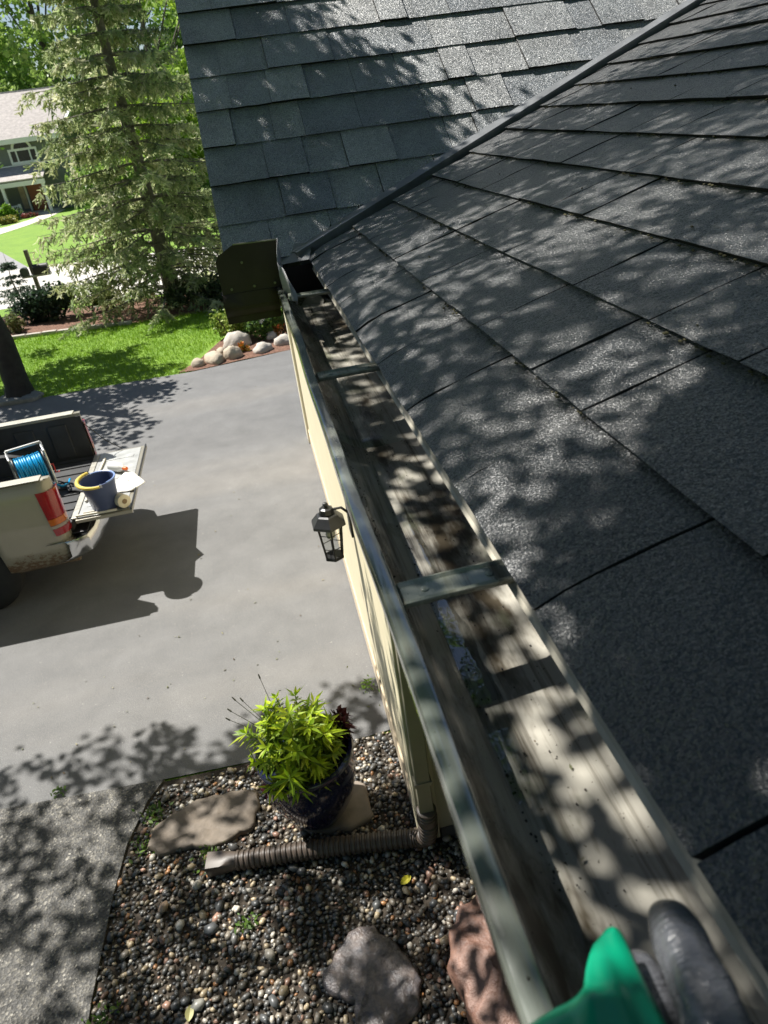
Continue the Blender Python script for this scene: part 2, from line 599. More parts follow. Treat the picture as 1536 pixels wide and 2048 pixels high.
def pebbles(name, pts, rmin, rmax, palette, weights, zbase=0.0):
    n = len(pts)
    r0 = rng.uniform(rmin, rmax, n) * np.where(rng.random(n) < 0.09, 1.55, 1.0)
    sc3 = np.c_[r0 * rng.uniform(1.0, 1.45, n), r0 * rng.uniform(0.75, 1.0, n), r0 * rng.uniform(0.5, 0.8, n)]
    a, b, c = rng.uniform(0, 2 * np.pi, n), rng.normal(0, 0.35, n), rng.normal(0, 0.35, n)
    V = SV[None] * sc3[:, None]
    V = V * (1 + 0.10 * np.sin(SV[None, :, 0:1] * 3 + a[:, None, None]))
    y, z = V[..., 1].copy(), V[..., 2].copy()
    V[..., 1] = y * np.cos(b)[:, None] - z * np.sin(b)[:, None]
    V[..., 2] = y * np.sin(b)[:, None] + z * np.cos(b)[:, None]
    x, z = V[..., 0].copy(), V[..., 2].copy()
    V[..., 0] = x * np.cos(c)[:, None] - z * np.sin(c)[:, None]
    V[..., 2] = x * np.sin(c)[:, None] + z * np.cos(c)[:, None]
    x, y = V[..., 0].copy(), V[..., 1].copy()
    V[..., 0] = x * np.cos(a)[:, None] - y * np.sin(a)[:, None]
    V[..., 1] = x * np.sin(a)[:, None] + y * np.cos(a)[:, None]
    V += np.c_[pts, zbase + r0 * 0.35 + rng.uniform(0, 0.014, n)][:, None]
    F = (SF[None] + (np.arange(n) * len(SV))[:, None, None]).reshape(-1, 3)
    col = np.asarray(palette)[rng.choice(len(palette), n, p=np.asarray(weights) / sum(weights))] * rng.uniform(0.7, 1.7, n)[:, None]
    return np_mesh(name, V.reshape(-1, 3), F, PEBBLE, np.repeat(col, len(SV), 0), True)


gx, gy = np.meshgrid(np.arange(-1.52, 1.0, 0.0265), np.arange(1.35, 3.52, 0.0265))
pts = np.c_[gx.ravel(), gy.ravel()] + rng.uniform(-0.012, 0.012, (gx.size, 2))
ed = np.interp(pts[:, 1], [1.3, 2.2, 2.8, 3.1, 3.4, 3.55], [-1.535, -1.53, -1.49, -1.45, -1.35, -1.25])
pts = pts[(pts[:, 0] > ed) & ~((pts[:, 0] > 0.32) & (pts[:, 1] > 2.6)) & (pts[:, 1] < 3.5)]
o = pebbles('gravel', pts, 0.0065, 0.0205,
            [(0.060, 0.062, 0.062), (0.11, 0.108, 0.102), (0.085, 0.075, 0.06), (0.20, 0.175, 0.14), (0.36, 0.29, 0.19), (0.30, 0.18, 0.13), (0.50, 0.46, 0.39), (0.28, 0.14, 0.06)],
            [25, 19, 17, 16, 10, 5, 5, 3])
tag(o, 'wet mixed river pebbles filling the bed beside the house', 'gravel', kind='stuff')
# larger pebbles that stand out singly
big = [(-0.93, 2.42, 0.036, (0.11, 0.115, 0.12)), (-1.20, 2.62, 0.030, (0.42, 0.30, 0.21)), (-0.62, 2.20, 0.030, (0.33, 0.30, 0.25)),
       (-0.99, 2.05, 0.032, (0.36, 0.35, 0.31)), (-1.10, 2.49, 0.026, (0.55, 0.52, 0.46)), (-0.48, 3.06, 0.030, (0.50, 0.36, 0.24))]
for i, (x, y, r, c) in enumerate(big):
    V = SV * np.array([1.35, 1.0, 0.7]) * r
    a = i * 1.1
    V = np.c_[V[:, 0] * math.cos(a) - V[:, 1] * math.sin(a), V[:, 0] * math.sin(a) + V[:, 1] * math.cos(a), V[:, 2]] + [x, y, 0.03]
    o = np_mesh('large_pebble', V, SF, PEBBLE, np.repeat([c], len(V), 0), True)
    tag(o, ['large round slate grey pebble left of the lower paving rock', 'large pinkish tan pebble near the outlet of the drain pipe', 'long grey pebble on the gravel below the drain pipe',
            'pale grey oval pebble low on the gravel near the sidewalk', 'small white pebble between sidewalk and drain pipe outlet', 'tan pebble beside the foot of the blue pot'][i], 'pebble', 'larger pebbles in the gravel')


def slab(name, poly, z0, z1, mat, label, cat, seed=0, sub=5, rough=0.012, group=None, dome=0.0):
    """an irregular stone: subdivided outline, bevelled top, uneven surface"""
    pts = []
    n = len(poly)
    for i in range(n):
        a, b = poly[i], poly[(i + 1) % n]
        for k in range(sub):
            t = k / sub
            x, y = a[0] + (b[0] - a[0]) * t, a[1] + (b[1] - a[1]) * t
            j = 0.0 if k == 0 else rough
            pts.append((x + j * vnoise(x * 23, y * 23, seed), y + j * vnoise(y * 21, x * 25, seed + 3)))
    cx = sum(p[0] for p in pts) / len(pts)
    cy = sum(p[1] for p in pts) / len(pts)
    mb = MB()
    rows = []
    for f, z in ((1.0, z0), (1.02, z0 + (z1 - z0) * 0.6), (0.985, z1 - 0.004), (0.94, z1), (0.75, z1), (0.5, z1), (0.25, z1)):
        row = []
        for x, y in pts:
            X, Y = cx + (x - cx) * f, cy + (y - cy) * f
            zz = z if f > 0.99 else z + rough * 0.6 * vnoise(X * 14, Y * 14, seed + 5) + dome * (1 - f)
            row.append((X, Y, zz))
        rows.append(row + [row[0]])
    mb.grid(rows)
    last = [(x, y, z) for x, y, z in rows[-1][:-1]]
    mb.add(last, [tuple(range(len(last)))])
    o = mb.build(name, mat, smooth=True, angle=50)
    return tag(o, label, cat, group)


FLAG = M('flagstone', (0.155, 0.125, 0.095), 0.7, 0.25, 10, bmp=0.4, bscale=30, bdist=0.01)
WETROCK = M('wet_slate_rock', (0.11, 0.105, 0.12), 0.26, 0.4, 16, (0.20, 0.16, 0.14), bmp=0.7, bscale=26, bdist=0.02)
PINK = M('pink_granite', (0.19, 0.095, 0.068), 0.5, 0.3, 18, (0.27, 0.155, 0.115), bmp=0.6, bscale=30, bdist=0.02)
slab('flagstone', [(-1.32, 3.03), (-1.29, 3.18), (-1.03, 3.30), (-0.80, 3.30), (-0.66, 3.27), (-0.63, 3.13), (-0.69, 2.98), (-0.80, 2.95), (-0.92, 2.92), (-1.05, 2.97), (-1.22, 2.96)], 0.0, 0.045, FLAG,
     'flat brown flagstone between the sidewalk and the blue pot', 'stone', 2, 4, 0.02)
slab('paving_rock', [(-0.36, 2.03), (-0.20, 2.19), (-0.06, 2.20), (0.05, 2.03), (0.12, 1.87), (0.06, 1.74), (-0.10, 1.66), (-0.26, 1.72), (-0.22, 1.86), (-0.34, 1.93)], 0.0, 0.055, WETROCK,
     'wet purple grey slate rock on the gravel below the gutter', 'stone', 8, 4, 0.022, dome=0.004)
slab('granite_boulder', [(0.30, 1.62), (0.27, 1.80), (0.30, 2.0), (0.40, 2.12), (0.62, 2.2), (0.85, 2.0), (0.82, 1.6), (0.6, 1.3), (0.4, 1.4)], 0.0, 0.15, PINK,
     'pink granite boulder partly hidden under the gutter edge', 'stone', 4, 4, 0.04, dome=0.10)
slab('pot_base_stone', [(-0.42, 3.02), (-0.34, 2.86), (-0.10, 2.80), (0.06, 2.86), (0.05, 3.10), (-0.12, 3.18), (-0.36, 3.14)], 0.0, 0.05,
     M('pale_stone', (0.24, 0.20, 0.165), 0.75, 0.2, 9, bmp=0.4, bscale=30), 'pale flat stone under the dark blue pot', 'stone', 6, 4, 0.02)

# ------------------------------------------------------------------ house
ZE = 3.41               # shingle edge height at the eave
XE = 0.176              # shingle edge of the near roof
PA, PB = R(18.4), R(41)
YB = 2.28               # eave line of the steep roof
ca, sa = math.cos(PA), math.sin(PA)
cb, sb = math.cos(PB), math.sin(PB)
TA, TB = math.tan(PA), math.tan(PB)
house = thing('house', 'cream sided house with charcoal shingle roofs above the gutter', 'house', (0, 0, 0))


def y_valley(x):
    return YB + TA / TB * (x - XE)


def x_valley(y):
    return XE + TB / TA * (y - YB)


def A(s, y, h=0.0):      # point on the low roof: s up the slope, y along the eave, h above the deck
    return (XE + s * ca - h * sa, y, ZE + s * sa + h * ca)


def B(s, x, h=0.0):      # point on the steep roof
    return (x, YB + s * cb - h * sb, ZE + s * sb + h * cb)


roofA = MB()
SA, SB = 5.2, 4.2
# decks (closed slabs below the shingles)
pA = []
for h in (-0.004, -0.03):
    pA += [A(0.012, -4, h), A(SA, -4, h), A(SA, y_valley(XE + SA * ca), h), A(0.012, y_valley(XE), h)]
roofA.add(pA, [(0, 1, 2, 3), (7, 6, 5, 4), (0, 3, 7, 4), (1, 0, 4, 5), (2, 1, 5, 6), (3, 2, 6, 7)])
roofA = roofA.build('roof', SHINGLE, house)
roofA['label'] = 'low pitched shingle roof above the gutter'
roofB = MB()
XR = -0.072
pB = []
for h in (-0.004, -0.03):
    pB += [B(0.012, XR + 0.006, h), B(0.012, XE, h), B(SB, x_valley(YB + SB * cb), h), B(SB, XR + 0.006, h)]
roofB.add(pB, [(0, 1, 2, 3), (7, 6, 5, 4), (0, 3, 7, 4), (1, 0, 4, 5), (2, 1, 5, 6), (3, 2, 6, 7)])
# the far slope beyond the ridge
yr, zr = YB + SB * cb, ZE + SB * sb
roofB.add([(XR, yr, zr), (9, yr, zr), (9, 9.2, ZE), (XR, 9.2, ZE)], [(0, 1, 2, 3)])
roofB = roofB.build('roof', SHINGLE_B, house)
roofB['label'] = 'steep shingle roof rising beyond the valley'


def shingle(parent, fn, s0, L, a0, a1f, thick, droop, seed, nu=4, nv=3, mat=SHINGLE):
    """one shingle tab: fn(s, a, h); a runs from a0 to a1f(s)"""
    top, bot = [], []
    for i in range(nu + 1):
        u = i / nu
        s = s0 + u * L
        lo = a0(s) if callable(a0) else a0
        hi = a1f(s) if callable(a1f) else a1f
        if hi < lo + 0.004:
            hi = lo + 0.004
        rt, rb = [], []
        rec = 0.006 if i == 0 else 0.0
        for j in range(nv + 1):
            v = j / nv
            a = lo + (hi - lo) * v
            h = 0.0075 + thick - 0.0105 * u + 0.0011 * vnoise(s * 21, a * 17, seed * 0.13) + 0.0006 * vnoise(a * 60, s * 50, seed)
            ss = s + (0.0016 * vnoise(a * 40, seed, 2.0) if i == 0 else 0)
            if droop and s < 0.075:
                h -= 0.009 * ((0.075 - s) / 0.075) ** 2
            rt.append(fn(ss, a, h))
            rb.append(fn(ss + rec, a, h - (thick + 0.002) * (1 - 0.75 * u) - 0.001))
        top.append(rt)
        bot.append(rb)
    m = MB()
    m.grid(top)
    ntop = len(m.f)
    m.grid([top[0], bot[0]])
    m.grid([[r[0] for r in top], [r[0] for r in bot]])
    m.grid([[r[-1] for r in top], [r[-1] for r in bot]])
    o = m.build('shingle', mat, parent, smooth=True, angle=30)
    o.data.materials.append(CORE)
    for p in o.data.polygons[ntop:]:
        p.material_index = 1
    return o


# low roof: courses along y
EXA = 0.1525
first = [-0.25, -0.02, 0.215, 0.45, 0.685, 0.93, 1.15, 1.37, 1.60, 1.80, 1.99, 2.17, 2.4]
rs = random.Random(3)
for k in range(15):
    s0 = 0.0 if k == 0 else 0.012 + EXA * k
    L = (0.165 if k == 0 else EXA) + 0.045
    ym = y_valley(XE + (s0 + L) * ca) + 0.05
    if k == 0:
        cuts = first
    else:
        y = -0.15 + 0.13 * ((k * 7) % 5) / 5 + 0.42 * max(0, k - 4) * 0.25
        cuts = [y]
        while y < ym + 0.1:
            y += rs.choice((0.15, 0.18, 0.22, 0.26, 0.31))
            cuts.append(y)
    for a, b in zip(cuts[:-1], cuts[1:]):
        yv = lambda s, b=b: min(b - 0.0036, y_valley(XE + s * ca) - 0.035)
        if a > y_valley(XE + (s0 + L) * ca) - 0.05:
            continue
        shingle(roofA, A, s0, L, a, yv, rs.choice((0.0045, 0.005, 0.0065)), k == 0, rs.random() * 50, 7 if k == 0 else 4)
# the rest of the low roof, behind and above the picture, as one mass of courses
m = MB()
for k in range(15, 33):
    s0 = 0.012 + EXA * k
    m.grid([[A(s0, -4, 0.010), A(s0, y_valley(XE + s0 * ca) - 0.03, 0.010)], [A(s0 + EXA + 0.03, -4, 0.003), A(s0 + EXA + 0.03, y_valley(XE + s0 * ca), 0.003)]])
    m.grid([[A(s0, -4, 0.003), A(s0, y_valley(XE + s0 * ca) - 0.03, 0.003)], [A(s0, -4, 0.010), A(s0, y_valley(XE + s0 * ca) - 0.03, 0.010)]])
for k in range(15):
    s0 = 0.0 if k == 0 else 0.012 + EXA * k
    y1 = -0.26 if k == 0 else -0.16
    m.grid([[A(s0, -4, 0.010), A(s0, y1, 0.010)], [A(s0 + EXA + 0.03, -4, 0.003), A(s0 + EXA + 0.03, y1, 0.003)]])
    m.grid([[A(s0, -4, 0.003), A(s0, y1, 0.003)], [A(s0, -4, 0.010), A(s0, y1, 0.010)]])
o = m.build('shingle_courses', SHINGLE, roofA)
o['kind'] = 'stuff'
# steep roof: courses along x
EXB = 0.1565
for k in range(13):
    s0 = EXB * k - (0.004 if k else 0)
    L = EXB + 0.045
    x = XR - (0.0 if k % 2 else 0.0)
    end = x_valley(YB + (s0 + L) * cb) - 0.02
    end = min(end, 2.6)
    first_w = rs.uniform(0.10, 0.22)
    cuts = [x, x + first_w]
    while cuts[-1] < end + 0.05:
        cuts.append(cuts[-1] + rs.choice((0.10, 0.13, 0.16, 0.19, 0.23)))
    for a, b in zip(cuts[:-1], cuts[1:]):
        if a > end - 0.02:
            continue
        xv = lambda s, b=b: min(b - 0.0014, x_valley(YB + s * cb) - 0.03)
        if xv(s0) < a and xv(s0 + L) < a:
            continue
        lo = lambda s, a=a: a
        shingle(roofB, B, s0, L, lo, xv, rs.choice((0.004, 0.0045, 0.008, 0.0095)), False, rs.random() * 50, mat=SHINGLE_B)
m = MB()
for k in range(13, 27):
    s0 = EXB * k
    xe = x_valley(YB + s0 * cb) - 0.03
    m.grid([[B(s0, XR, 0.012), B(s0, xe, 0.012)], [B(s0 + EXB + 0.03, XR, 0.003), B(s0 + EXB + 0.03, xe, 0.003)]])
    m.grid([[B(s0, XR, 0.003), B(s0, xe, 0.003)], [B(s0, XR, 0.012), B(s0, xe, 0.012)]])
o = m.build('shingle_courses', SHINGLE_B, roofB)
o['kind'] = 'stuff'

# moss and grit caught along the course edges of the low roof
mp = []
for k in range(1, 9):
    s0 = 0.012 + EXA * k
    for i in range(150):
        y_ = rng.uniform(-0.1, 2.6)
        if y_ < y_valley(XE + s0 * ca) - 0.06 and vnoise(y_ * 3.1, k * 1.7, 2.0) > -0.15:
            mp.append(A(s0 - abs(rng.normal(0, 0.004)), y_, 0.0085))
for i in range(46):
    mp.append(A(rng.uniform(0.02, 1.5), rng.uniform(0.2, 2.3), 0.0115))
mp = np.array(mp)
V = SV[None] * (rng.uniform(0.0008, 0.0026, len(mp))[:, None, None] * np.array([1.0, 2.0, 0.8])) + mp[:, None]
F = (SF[None] + (np.arange(len(mp)) * len(SV))[:, None, None]).reshape(-1, 3)
o = np_mesh('moss', V.reshape(-1, 3), F, M('roof_moss', (0.055, 0.050, 0.022), 0.95, 0.4, 60), smooth=True, parent=roofA)
o['kind'] = 'stuff'

# valley flashing: a raised metal channel along the valley
vd = Vector((1, TA / TB, TA)).normalized()
p0 = Vector((XE - 0.03, y_valley(XE - 0.03), ZE - 0.03 * TA))
nA, nB = Vector((-sa, 0, ca)), Vector((0, -sb, cb))
up = (nA + nB).normalized()
side = vd.cross(up).normalized()            # towards the low roof
if side.x < 0:
    side = -side
prof = [(-0.030, 0.004), (-0.030, 0.029), (-0.029, 0.030), (0.013, 0.037), (0.014, 0.0365), (0.0145, -0.010), (0.022, -0.012)]
m = MB()
rows = []
for t in (0.0, 0.35, 0.8, 1.3, 1.8, 2.4, 3.2, 5.2):
    w = min(1.0, 0.75 + t * 0.5)
    rows.append([tuple(p0 + vd * t + side * (a * w) + up * (b + 0.0012 * vnoise(t * 3, a * 50, 1))) for a, b in prof])
m.grid(rows)
o = m.build('valley_flashing', FLASH, house, smooth=True, angle=12)
o.modifiers.new('solid', 'SOLIDIFY').thickness = 0.0015
# small pan of the flashing that spills into the gutter
m = MB()
q = Vector((XE - 0.02, YB, ZE + 0.012))
m.grid([[tuple(q + Vector((-0.080, -0.020, -0.020))), tuple(q + Vector((0.020, -0.060, -0.010)))],
        [tuple(q + Vector((-0.02, 0.03, 0.028))), tuple(q + Vector((0.04, 0.0, 0.026)))]])
o = m.build('flashing_pan', FLASH, house)
o.modifiers.new('solid', 'SOLIDIFY').thickness = 0.0015

# fascia, drip edge, soffit
MB().box(0.226, 0.246, -4, 2.27, ZE - 0.20, ZE - 0.020).build('fascia', TAUPE, house)
m = MB()
m.prism([(0.1820, ZE - 0.032), (0.1850, ZE - 0.028), (0.1862, ZE - 0.014), (0.225, ZE - 0.004), (0.225, ZE - 0.006), (0.1880, ZE - 0.016), (0.1868, ZE - 0.029), (0.1830, ZE - 0.034)], 1, -4, 2.25)
m.build('drip_edge', M('drip_edge_metal', (0.46, 0.43, 0.35), 0.35, 0.15, 20), house)
MB().box(0.246, 0.46, -4, 2.27, ZE - 0.195, ZE - 0.18).build('soffit', TAUPE, house)
# steep roof: fascia behind its short gutter, rake board and soffit
MB().box(XR + 0.03, XE + 0.10, YB + 0.0, YB + 0.025, ZE - 0.11, ZE - 0.03).build('fascia', GUTTER_DARK, house)
m = MB()
for s in (0, SB):
    pass
r0 = [B(0.0, XR + 0.004, -0.034), B(SB, XR + 0.004, -0.034), B(SB, XR + 0.004, -0.14), B(0.0, XR + 0.004, -0.11)]
r1 = [(x + 0.03, y, z) for x, y, z in r0]
m.add(r0 + r1, [(0, 1, 2, 3), (7, 6, 5, 4), (0, 4, 5, 1), (3, 2, 6, 7), (0, 3, 7, 4), (1, 5, 6, 2)])
m.build('rake_board', M('rake_trim', (0.33, 0.32, 0.29), 0.5, 0.1, 6), house)
m = MB()
m.add([(XR + 0.034, YB, ZE - 0.135), (0.33, YB, ZE - 0.135), (0.33, yr, zr - 0.135), (XR + 0.034, yr, zr - 0.135)], [(0, 1, 2, 3)])
m.build('soffit', TAUPE, house)

# walls
WX = 0.315
m = MB()
m.prism([(2.62, 0.0), (8.85, 0.0), (8.85, ZE - 0.2), (yr, zr - 0.16), (2.62, ZE + 0.06)], 0, WX, WX + 0.15)
m.build('wall', CREAM, house)
# grooves between the lap boards of the return wall are real boards
wall2 = MB().box(WX + 0.02, 4.0, 2.62, 2.76, 0.0, ZE - 0.05).build('wall', TAUPE, house)
for k in range(22):
    z = 0.12 + k * 0.145
    m = MB()
    m.prism([(2.621, z), (2.602, z), (2.613, z + 0.148), (2.621, z + 0.148)], 0, WX + 0.10, 3.99)
    m.build('siding_board', TAUPE, wall2)
MB().box(2.2, 2.35, -4, 2.62, 0.0, ZE + 0.3).build('wall', TAUPE, house)
MB().box(WX - 0.022, WX + 0.10, 2.585, 2.62, 0.06, ZE - 0.06).build('corner_board', M('corner_trim', (0.42, 0.385, 0.28), 0.5, 0.08, 5), house, bevel=0.003)
MB().box(WX - 0.022, WX - 0.001, 2.62, 2.72, 0.06, ZE - 0.06).build('corner_board', CREAM, house, bevel=0.003)
MB().box(WX - 0.03, WX - 0.001, 8.62, 8.90, 0.02, ZE - 0.2).build('corner_board', M('bright_cream_trim', (0.80, 0.74, 0.56), 0.5, 0.04, 5), house, bevel=0.003)
MB().box(WX - 0.012, WX - 0.001, 2.75, 8.6, 0.02, 0.22).build('base_board', M('stone_base', (0.60, 0.50, 0.36), 0.8, 0.15, 14, bmp=0.4, bscale=40), house)
MB().box(WX + 0.11, 3.9, 2.598, 2.6005, 0.02, 0.12).build('base_board', M('dark_base', (0.05, 0.05, 0.05), 0.8, 0.2, 10), house)

# ------------------------------------------------------------------ gutter
ZL = 3.40
gutter = thing('gutter', 'long cream gutter with dirty streaks and wet floor below the shingle edge', 'gutter', (0.06, 0.5, 3.29))
goff = Vector((0.06, 0.5, 3.29))


def loc(o):               # world-built part under a thing with a location
    o.matrix_parent_inverse = Matrix.Translation(o.parent.location).inverted()
    return o


def kprofile(d=0.0):
    """open K-style profile (x, z): front lip to back"""
    z = ZL + d
    return [(0.0705, z - 0.010), (0.0720, z - 0.003), (0.0695, z), (0.0600, z), (0.0570, z - 0.003), (0.0568, z - 0.010), (0.0600, z - 0.014), (0.0655, z - 0.018),
            (0.0680, z - 0.030), (0.0720, z - 0.048), (0.0800, z - 0.066), (0.0920, z - 0.084), (0.1080, z - 0.097), (0.1200, z - 0.1035), (0.1235, z - 0.1060),
            (0.1300, z - 0.1065), (0.1500, z - 0.1060), (0.1750, z - 0.1052), (0.2120, z - 0.1040), (0.2200, z - 0.1010), (0.2225, z - 0.0950), (0.2230, z - 0.05), (0.2230, z - 0.004)]


def trough(name, y0, y1, d, mat, parent, step=0.08):
    m = MB()
    rows = []
    k = max(2, int((y1 - y0) / step))
    for i in range(k + 1):
        y = y0 + (y1 - y0) * i / k
        w = 0.0012 * math.sin(y * 5.1) + 0.0007 * math.sin(y * 13.7 + 1)
        rows.append([(x + w * (1 if j < 12 else 0.2) + (0.0009 * math.sin(y * 31 + j) if j in (3, 4) else 0), y, z + d + 0.0005 * math.sin(y * 9 + j * 1.3)) for j, (x, z) in enumerate(kprofile())])
    m.grid(rows)
    o = m.build(name, mat, parent, smooth=True, angle=32)
    s = o.modifiers.new('solid', 'SOLIDIFY')
    s.thickness = 0.0011
    s.offset = 0
    return loc(o)


trough('trough', 1.055, 2.25, -0.0016, GUTTER, gutter)
trough('trough', -0.9, 1.085, 0.0, GUTTER, gutter)
# weathered greenish cap of the rolled front edge
m = MB()
rows = []
for i in range(61):
    y = -0.9 + 2.86 * i / 60
    w = 0.0012 * math.sin(y * 5.1) + 0.0007 * math.sin(y * 13.7 + 1)
    dz = 0.0018 + 0.0010 * math.sin(y * 17) * math.sin(y * 41)
    rows.append([(x + w, y, ZL + z) for x, z in ((0.0730, -0.014), (0.0741, -0.004), (0.0720, 0.0012), (0.0690, dz + 0.0008), (0.0630, dz + 0.0010), (0.0580, dz), (0.0555, -0.003), (0.0552, -0.0100), (0.0575, -0.0140))])
m.grid(rows)
o = loc(m.build('rolled_edge', LIPMAT, gutter, smooth=True, angle=40))
o.modifiers.new('solid', 'SOLIDIFY').thickness = 0.0008

for i, y in enumerate((-0.12, 0.535, 1.20, 1.845)):
    m = MB()
    w = 0.0175
    pr = [(-w, -0.003), (-w, 0.0025), (-w + 0.003, 0.0036), (-w + 0.006, 0.0005), (-0.004, 0.0005), (0.004, 0.0005), (w - 0.006, 0.0005), (w - 0.003, 0.0036), (w, 0.0025), (w, -0.0045)]
    rows = []
    for x, dz in ((0.0745, -0.009), (0.0775, -0.006), (0.11, -0.006), (0.15, -0.0065), (0.180, -0.0075), (0.2220, -0.009)):
        rows.append([(x, y + a + (x - 0.08) * 0.05, ZL + dz + b) for a, b in pr])
    m.grid(rows)
    o = m.build('hanger', STRAP, gutter, smooth=True, angle=40)
    o.modifiers.new('solid', 'SOLIDIFY').thickness = 0.0014
    loc(o)
    for sx, sy in ((0.100, 0.001), (0.165, 0.004)):
        mm = MB().lathe([(0.0040, 0), (0.0040, 0.0012), (0.0025, 0.0020)], (sx, y + sy, ZL - 0.0055 - (0.001 if sx > 0.15 else 0)), 8)
        mm.build('screw', STRAP, o, smooth=True)
# water lying in the gutter
def puddle(poly, z, label):
    m = MB()
    pts = []
    n = len(poly)
    for i in range(n):
        a, b = poly[i], poly[(i + 1) % n]
        for k in range(6):
            t = k / 6
            x, y = a[0] + (b[0] - a[0]) * t, a[1] + (b[1] - a[1]) * t
            pts.append((x + 0.0022 * vnoise(x * 300, y * 60, 1), y + 0.004 * vnoise(y * 90, x * 260, 2), z))
    m.add(pts, [tuple(range(len(pts)))])
    o = m.build('water', WATER)
    return tag(o, label, 'water', kind='stuff')


ZF = ZL - 0.1063
puddle([(0.1238, 0.362), (0.136, 0.356), (0.146, 0.40), (0.147, 0.44), (0.152, 0.48), (0.150, 0.54), (0.153, 0.58), (0.146, 0.62), (0.136, 0.66), (0.1238, 0.60)], ZF + 0.0026, 'shallow clear rain water standing on the gutter floor beside the nearest hanger')
puddle([(0.143, 0.66), (0.150, 0.67), (0.149, 0.78), (0.144, 0.88), (0.140, 0.80)], ZF + 0.0022, 'thin streak of water on the gutter floor beyond the nearest hanger')

# wet silt and crumbs along the gutter
cr = []
for i in range(1100):
    t = rng.random()
    y = 0.1 + 2.0 * rng.random() ** 1.2
    if t < 0.62:
        x, z = 0.0835 + rng.normal(0, 0.0015), ZL - 0.0135
        x = max(0.0825, x)
        z = np.interp(x, [0.083, 0.095, 0.108, 0.12], [ZL - 0.072, ZL - 0.088, ZL - 0.098, ZL - 0.1035]) + 0.001
        x += abs(rng.normal(0, 0.006))
        z = np.interp(x, [0.083, 0.095, 0.108, 0.12], [ZL - 0.072, ZL - 0.088, ZL - 0.098, ZL - 0.1035]) + 0.0012
    elif t < 0.8:
        x, z = 0.124 + abs(rng.normal(0, 0.003)), ZF + 0.002
    else:
        x, z = rng.uniform(0.125, 0.21), ZF + 0.0025
    cr.append((x, y, z))
cr = np.array(cr)
V = SV[None] * ((rng.uniform(0.0003, 0.0011, len(cr)) * np.where(rng.random(len(cr)) < 0.05, 1.7, 1.0))[:, None, None] * np.array([1, 1.6, 0.6]))
V = V + cr[:, None]
F = (SF[None] + (np.arange(len(cr)) * len(SV))[:, None, None]).reshape(-1, 3)
o = np_mesh('debris', V.reshape(-1, 3), F, M('black_crumbs', (0.022, 0.018, 0.014), 0.7, 0.3, 50), smooth=True)
tag(o, 'dark wet crumbs and grit along the inside of the gutter', 'debris', kind='stuff')

C = np.c_[rng.uniform(0.126, 0.215, 46), rng.uniform(0.3, 2.1, 46), np.full(46, ZF + 0.004)]
V, F, col = leaf_quads(C, 0.0052, [(0.10, 0.06, 0.03), (0.06, 0.04, 0.02), (0.20, 0.15, 0.06), (0.14, 0.15, 0.05)], 0.45, None, 78, True)
o = np_mesh('leaf_bits', V, F, LEAF, col)
tag(o, 'small brown leaf bits stuck to the gutter floor', 'debris', kind='stuff')

# short gutter of the steep roof, at right angles, with the corner splash guard
g2 = thing('corner_gutter', 'short dark gutter piece with raised splash guard at the valley corner', 'gutter', (0, 1.97, 3.3))
yb = 1.965
prof2 = [(yb + 0.02, ZL - 0.010), (yb + 0.02, ZL), (yb, ZL), (yb - 0.002, ZL - 0.035), (yb + 0.004, ZL - 0.037), (yb + 0.006, ZL - 0.046), (yb + 0.018, ZL - 0.060), (yb + 0.034, ZL - 0.068), (yb + 0.036, ZL - 0.086),
         (yb + 0.27, ZL - 0.088), (yb + 0.27, ZL - 0.012)]
m = MB()
rows = [[(x, y, z) for y, z in prof2] for x in (-0.087, -0.03, 0.03, 0.058)]
m.grid(rows)
o = loc(m.build('trough', GUTTER_DARK, g2, smooth=True, angle=25))
o.modifiers.new('solid', 'SOLIDIFY').thickness = 0.0012
MB_end = MB().prism([(y, z) for y, z in prof2[2:]] , 0, -0.0895, -0.0875)
loc(MB_end.build('end_cap', GUTTER_DARK, g2))
m = MB()
m.prism([(-0.086, ZL - 0.004), (-0.086, ZL + 0.085), (-0.076, ZL + 0.099), (-0.034, ZL + 0.121), (0.080, ZL + 0.117), (0.080, ZL - 0.004)], 1, yb + 0.002, yb + 0.0035)
loc(m.build('splash_guard', GUTTER_DARK, g2))
m = MB()
rows = []
for i in range(13):
    t = i / 12
    y = yb + 0.002 - t * 0.21
    top = ZL + 0.117 * (1 - t) ** 0.85 * (1 - 0.25 * math.sin(t * 6.3)) + 0.004
    rows.append([(0.0815 - 0.010 * math.sin(t * 5), y, ZL - 0.006), (0.0815 - 0.014 * math.sin(t * 5.2), y, (ZL + top) / 2), (0.0815 - 0.020 * math.sin(t * 4.2) * (1 - t), y, top)])
m.grid(rows)
o = loc(m.build('splash_guard', M('guard_metal', (0.34, 0.33, 0.34), 0.35, 0.12, 10), g2, smooth=True))
o.modifiers.new('solid', 'SOLIDIFY').thickness = 0.0016
for sx, sz in ((-0.06, 0.012), (0.0, 0.012), (0.055, 0.012), (-0.02, 0.075)):
    mm = MB().tube([(sx, yb + 0.002, ZL + sz), (sx, yb - 0.0008, ZL + sz)], 0.0035, 8)
    loc(mm.build('rivet', M('rivet_metal', (0.16, 0.15, 0.13), 0.4, 0.1, 10, metal=0.6), g2))
m = MB().tube([(-0.034, yb + 0.0025, ZL + 0.1215), (0.080, yb + 0.0025, ZL + 0.1175)], 0.0024, 6)
loc(m.build('hem', M('hem_metal', (0.20, 0.19, 0.17), 0.35, 0.1, 10), g2))
m = MB().box(0.076, 0.0865, yb - 0.195, yb - 0.155, ZL + 0.001, ZL + 0.012)
loc(m.build('clip', STRAP, g2, bevel=0.002))
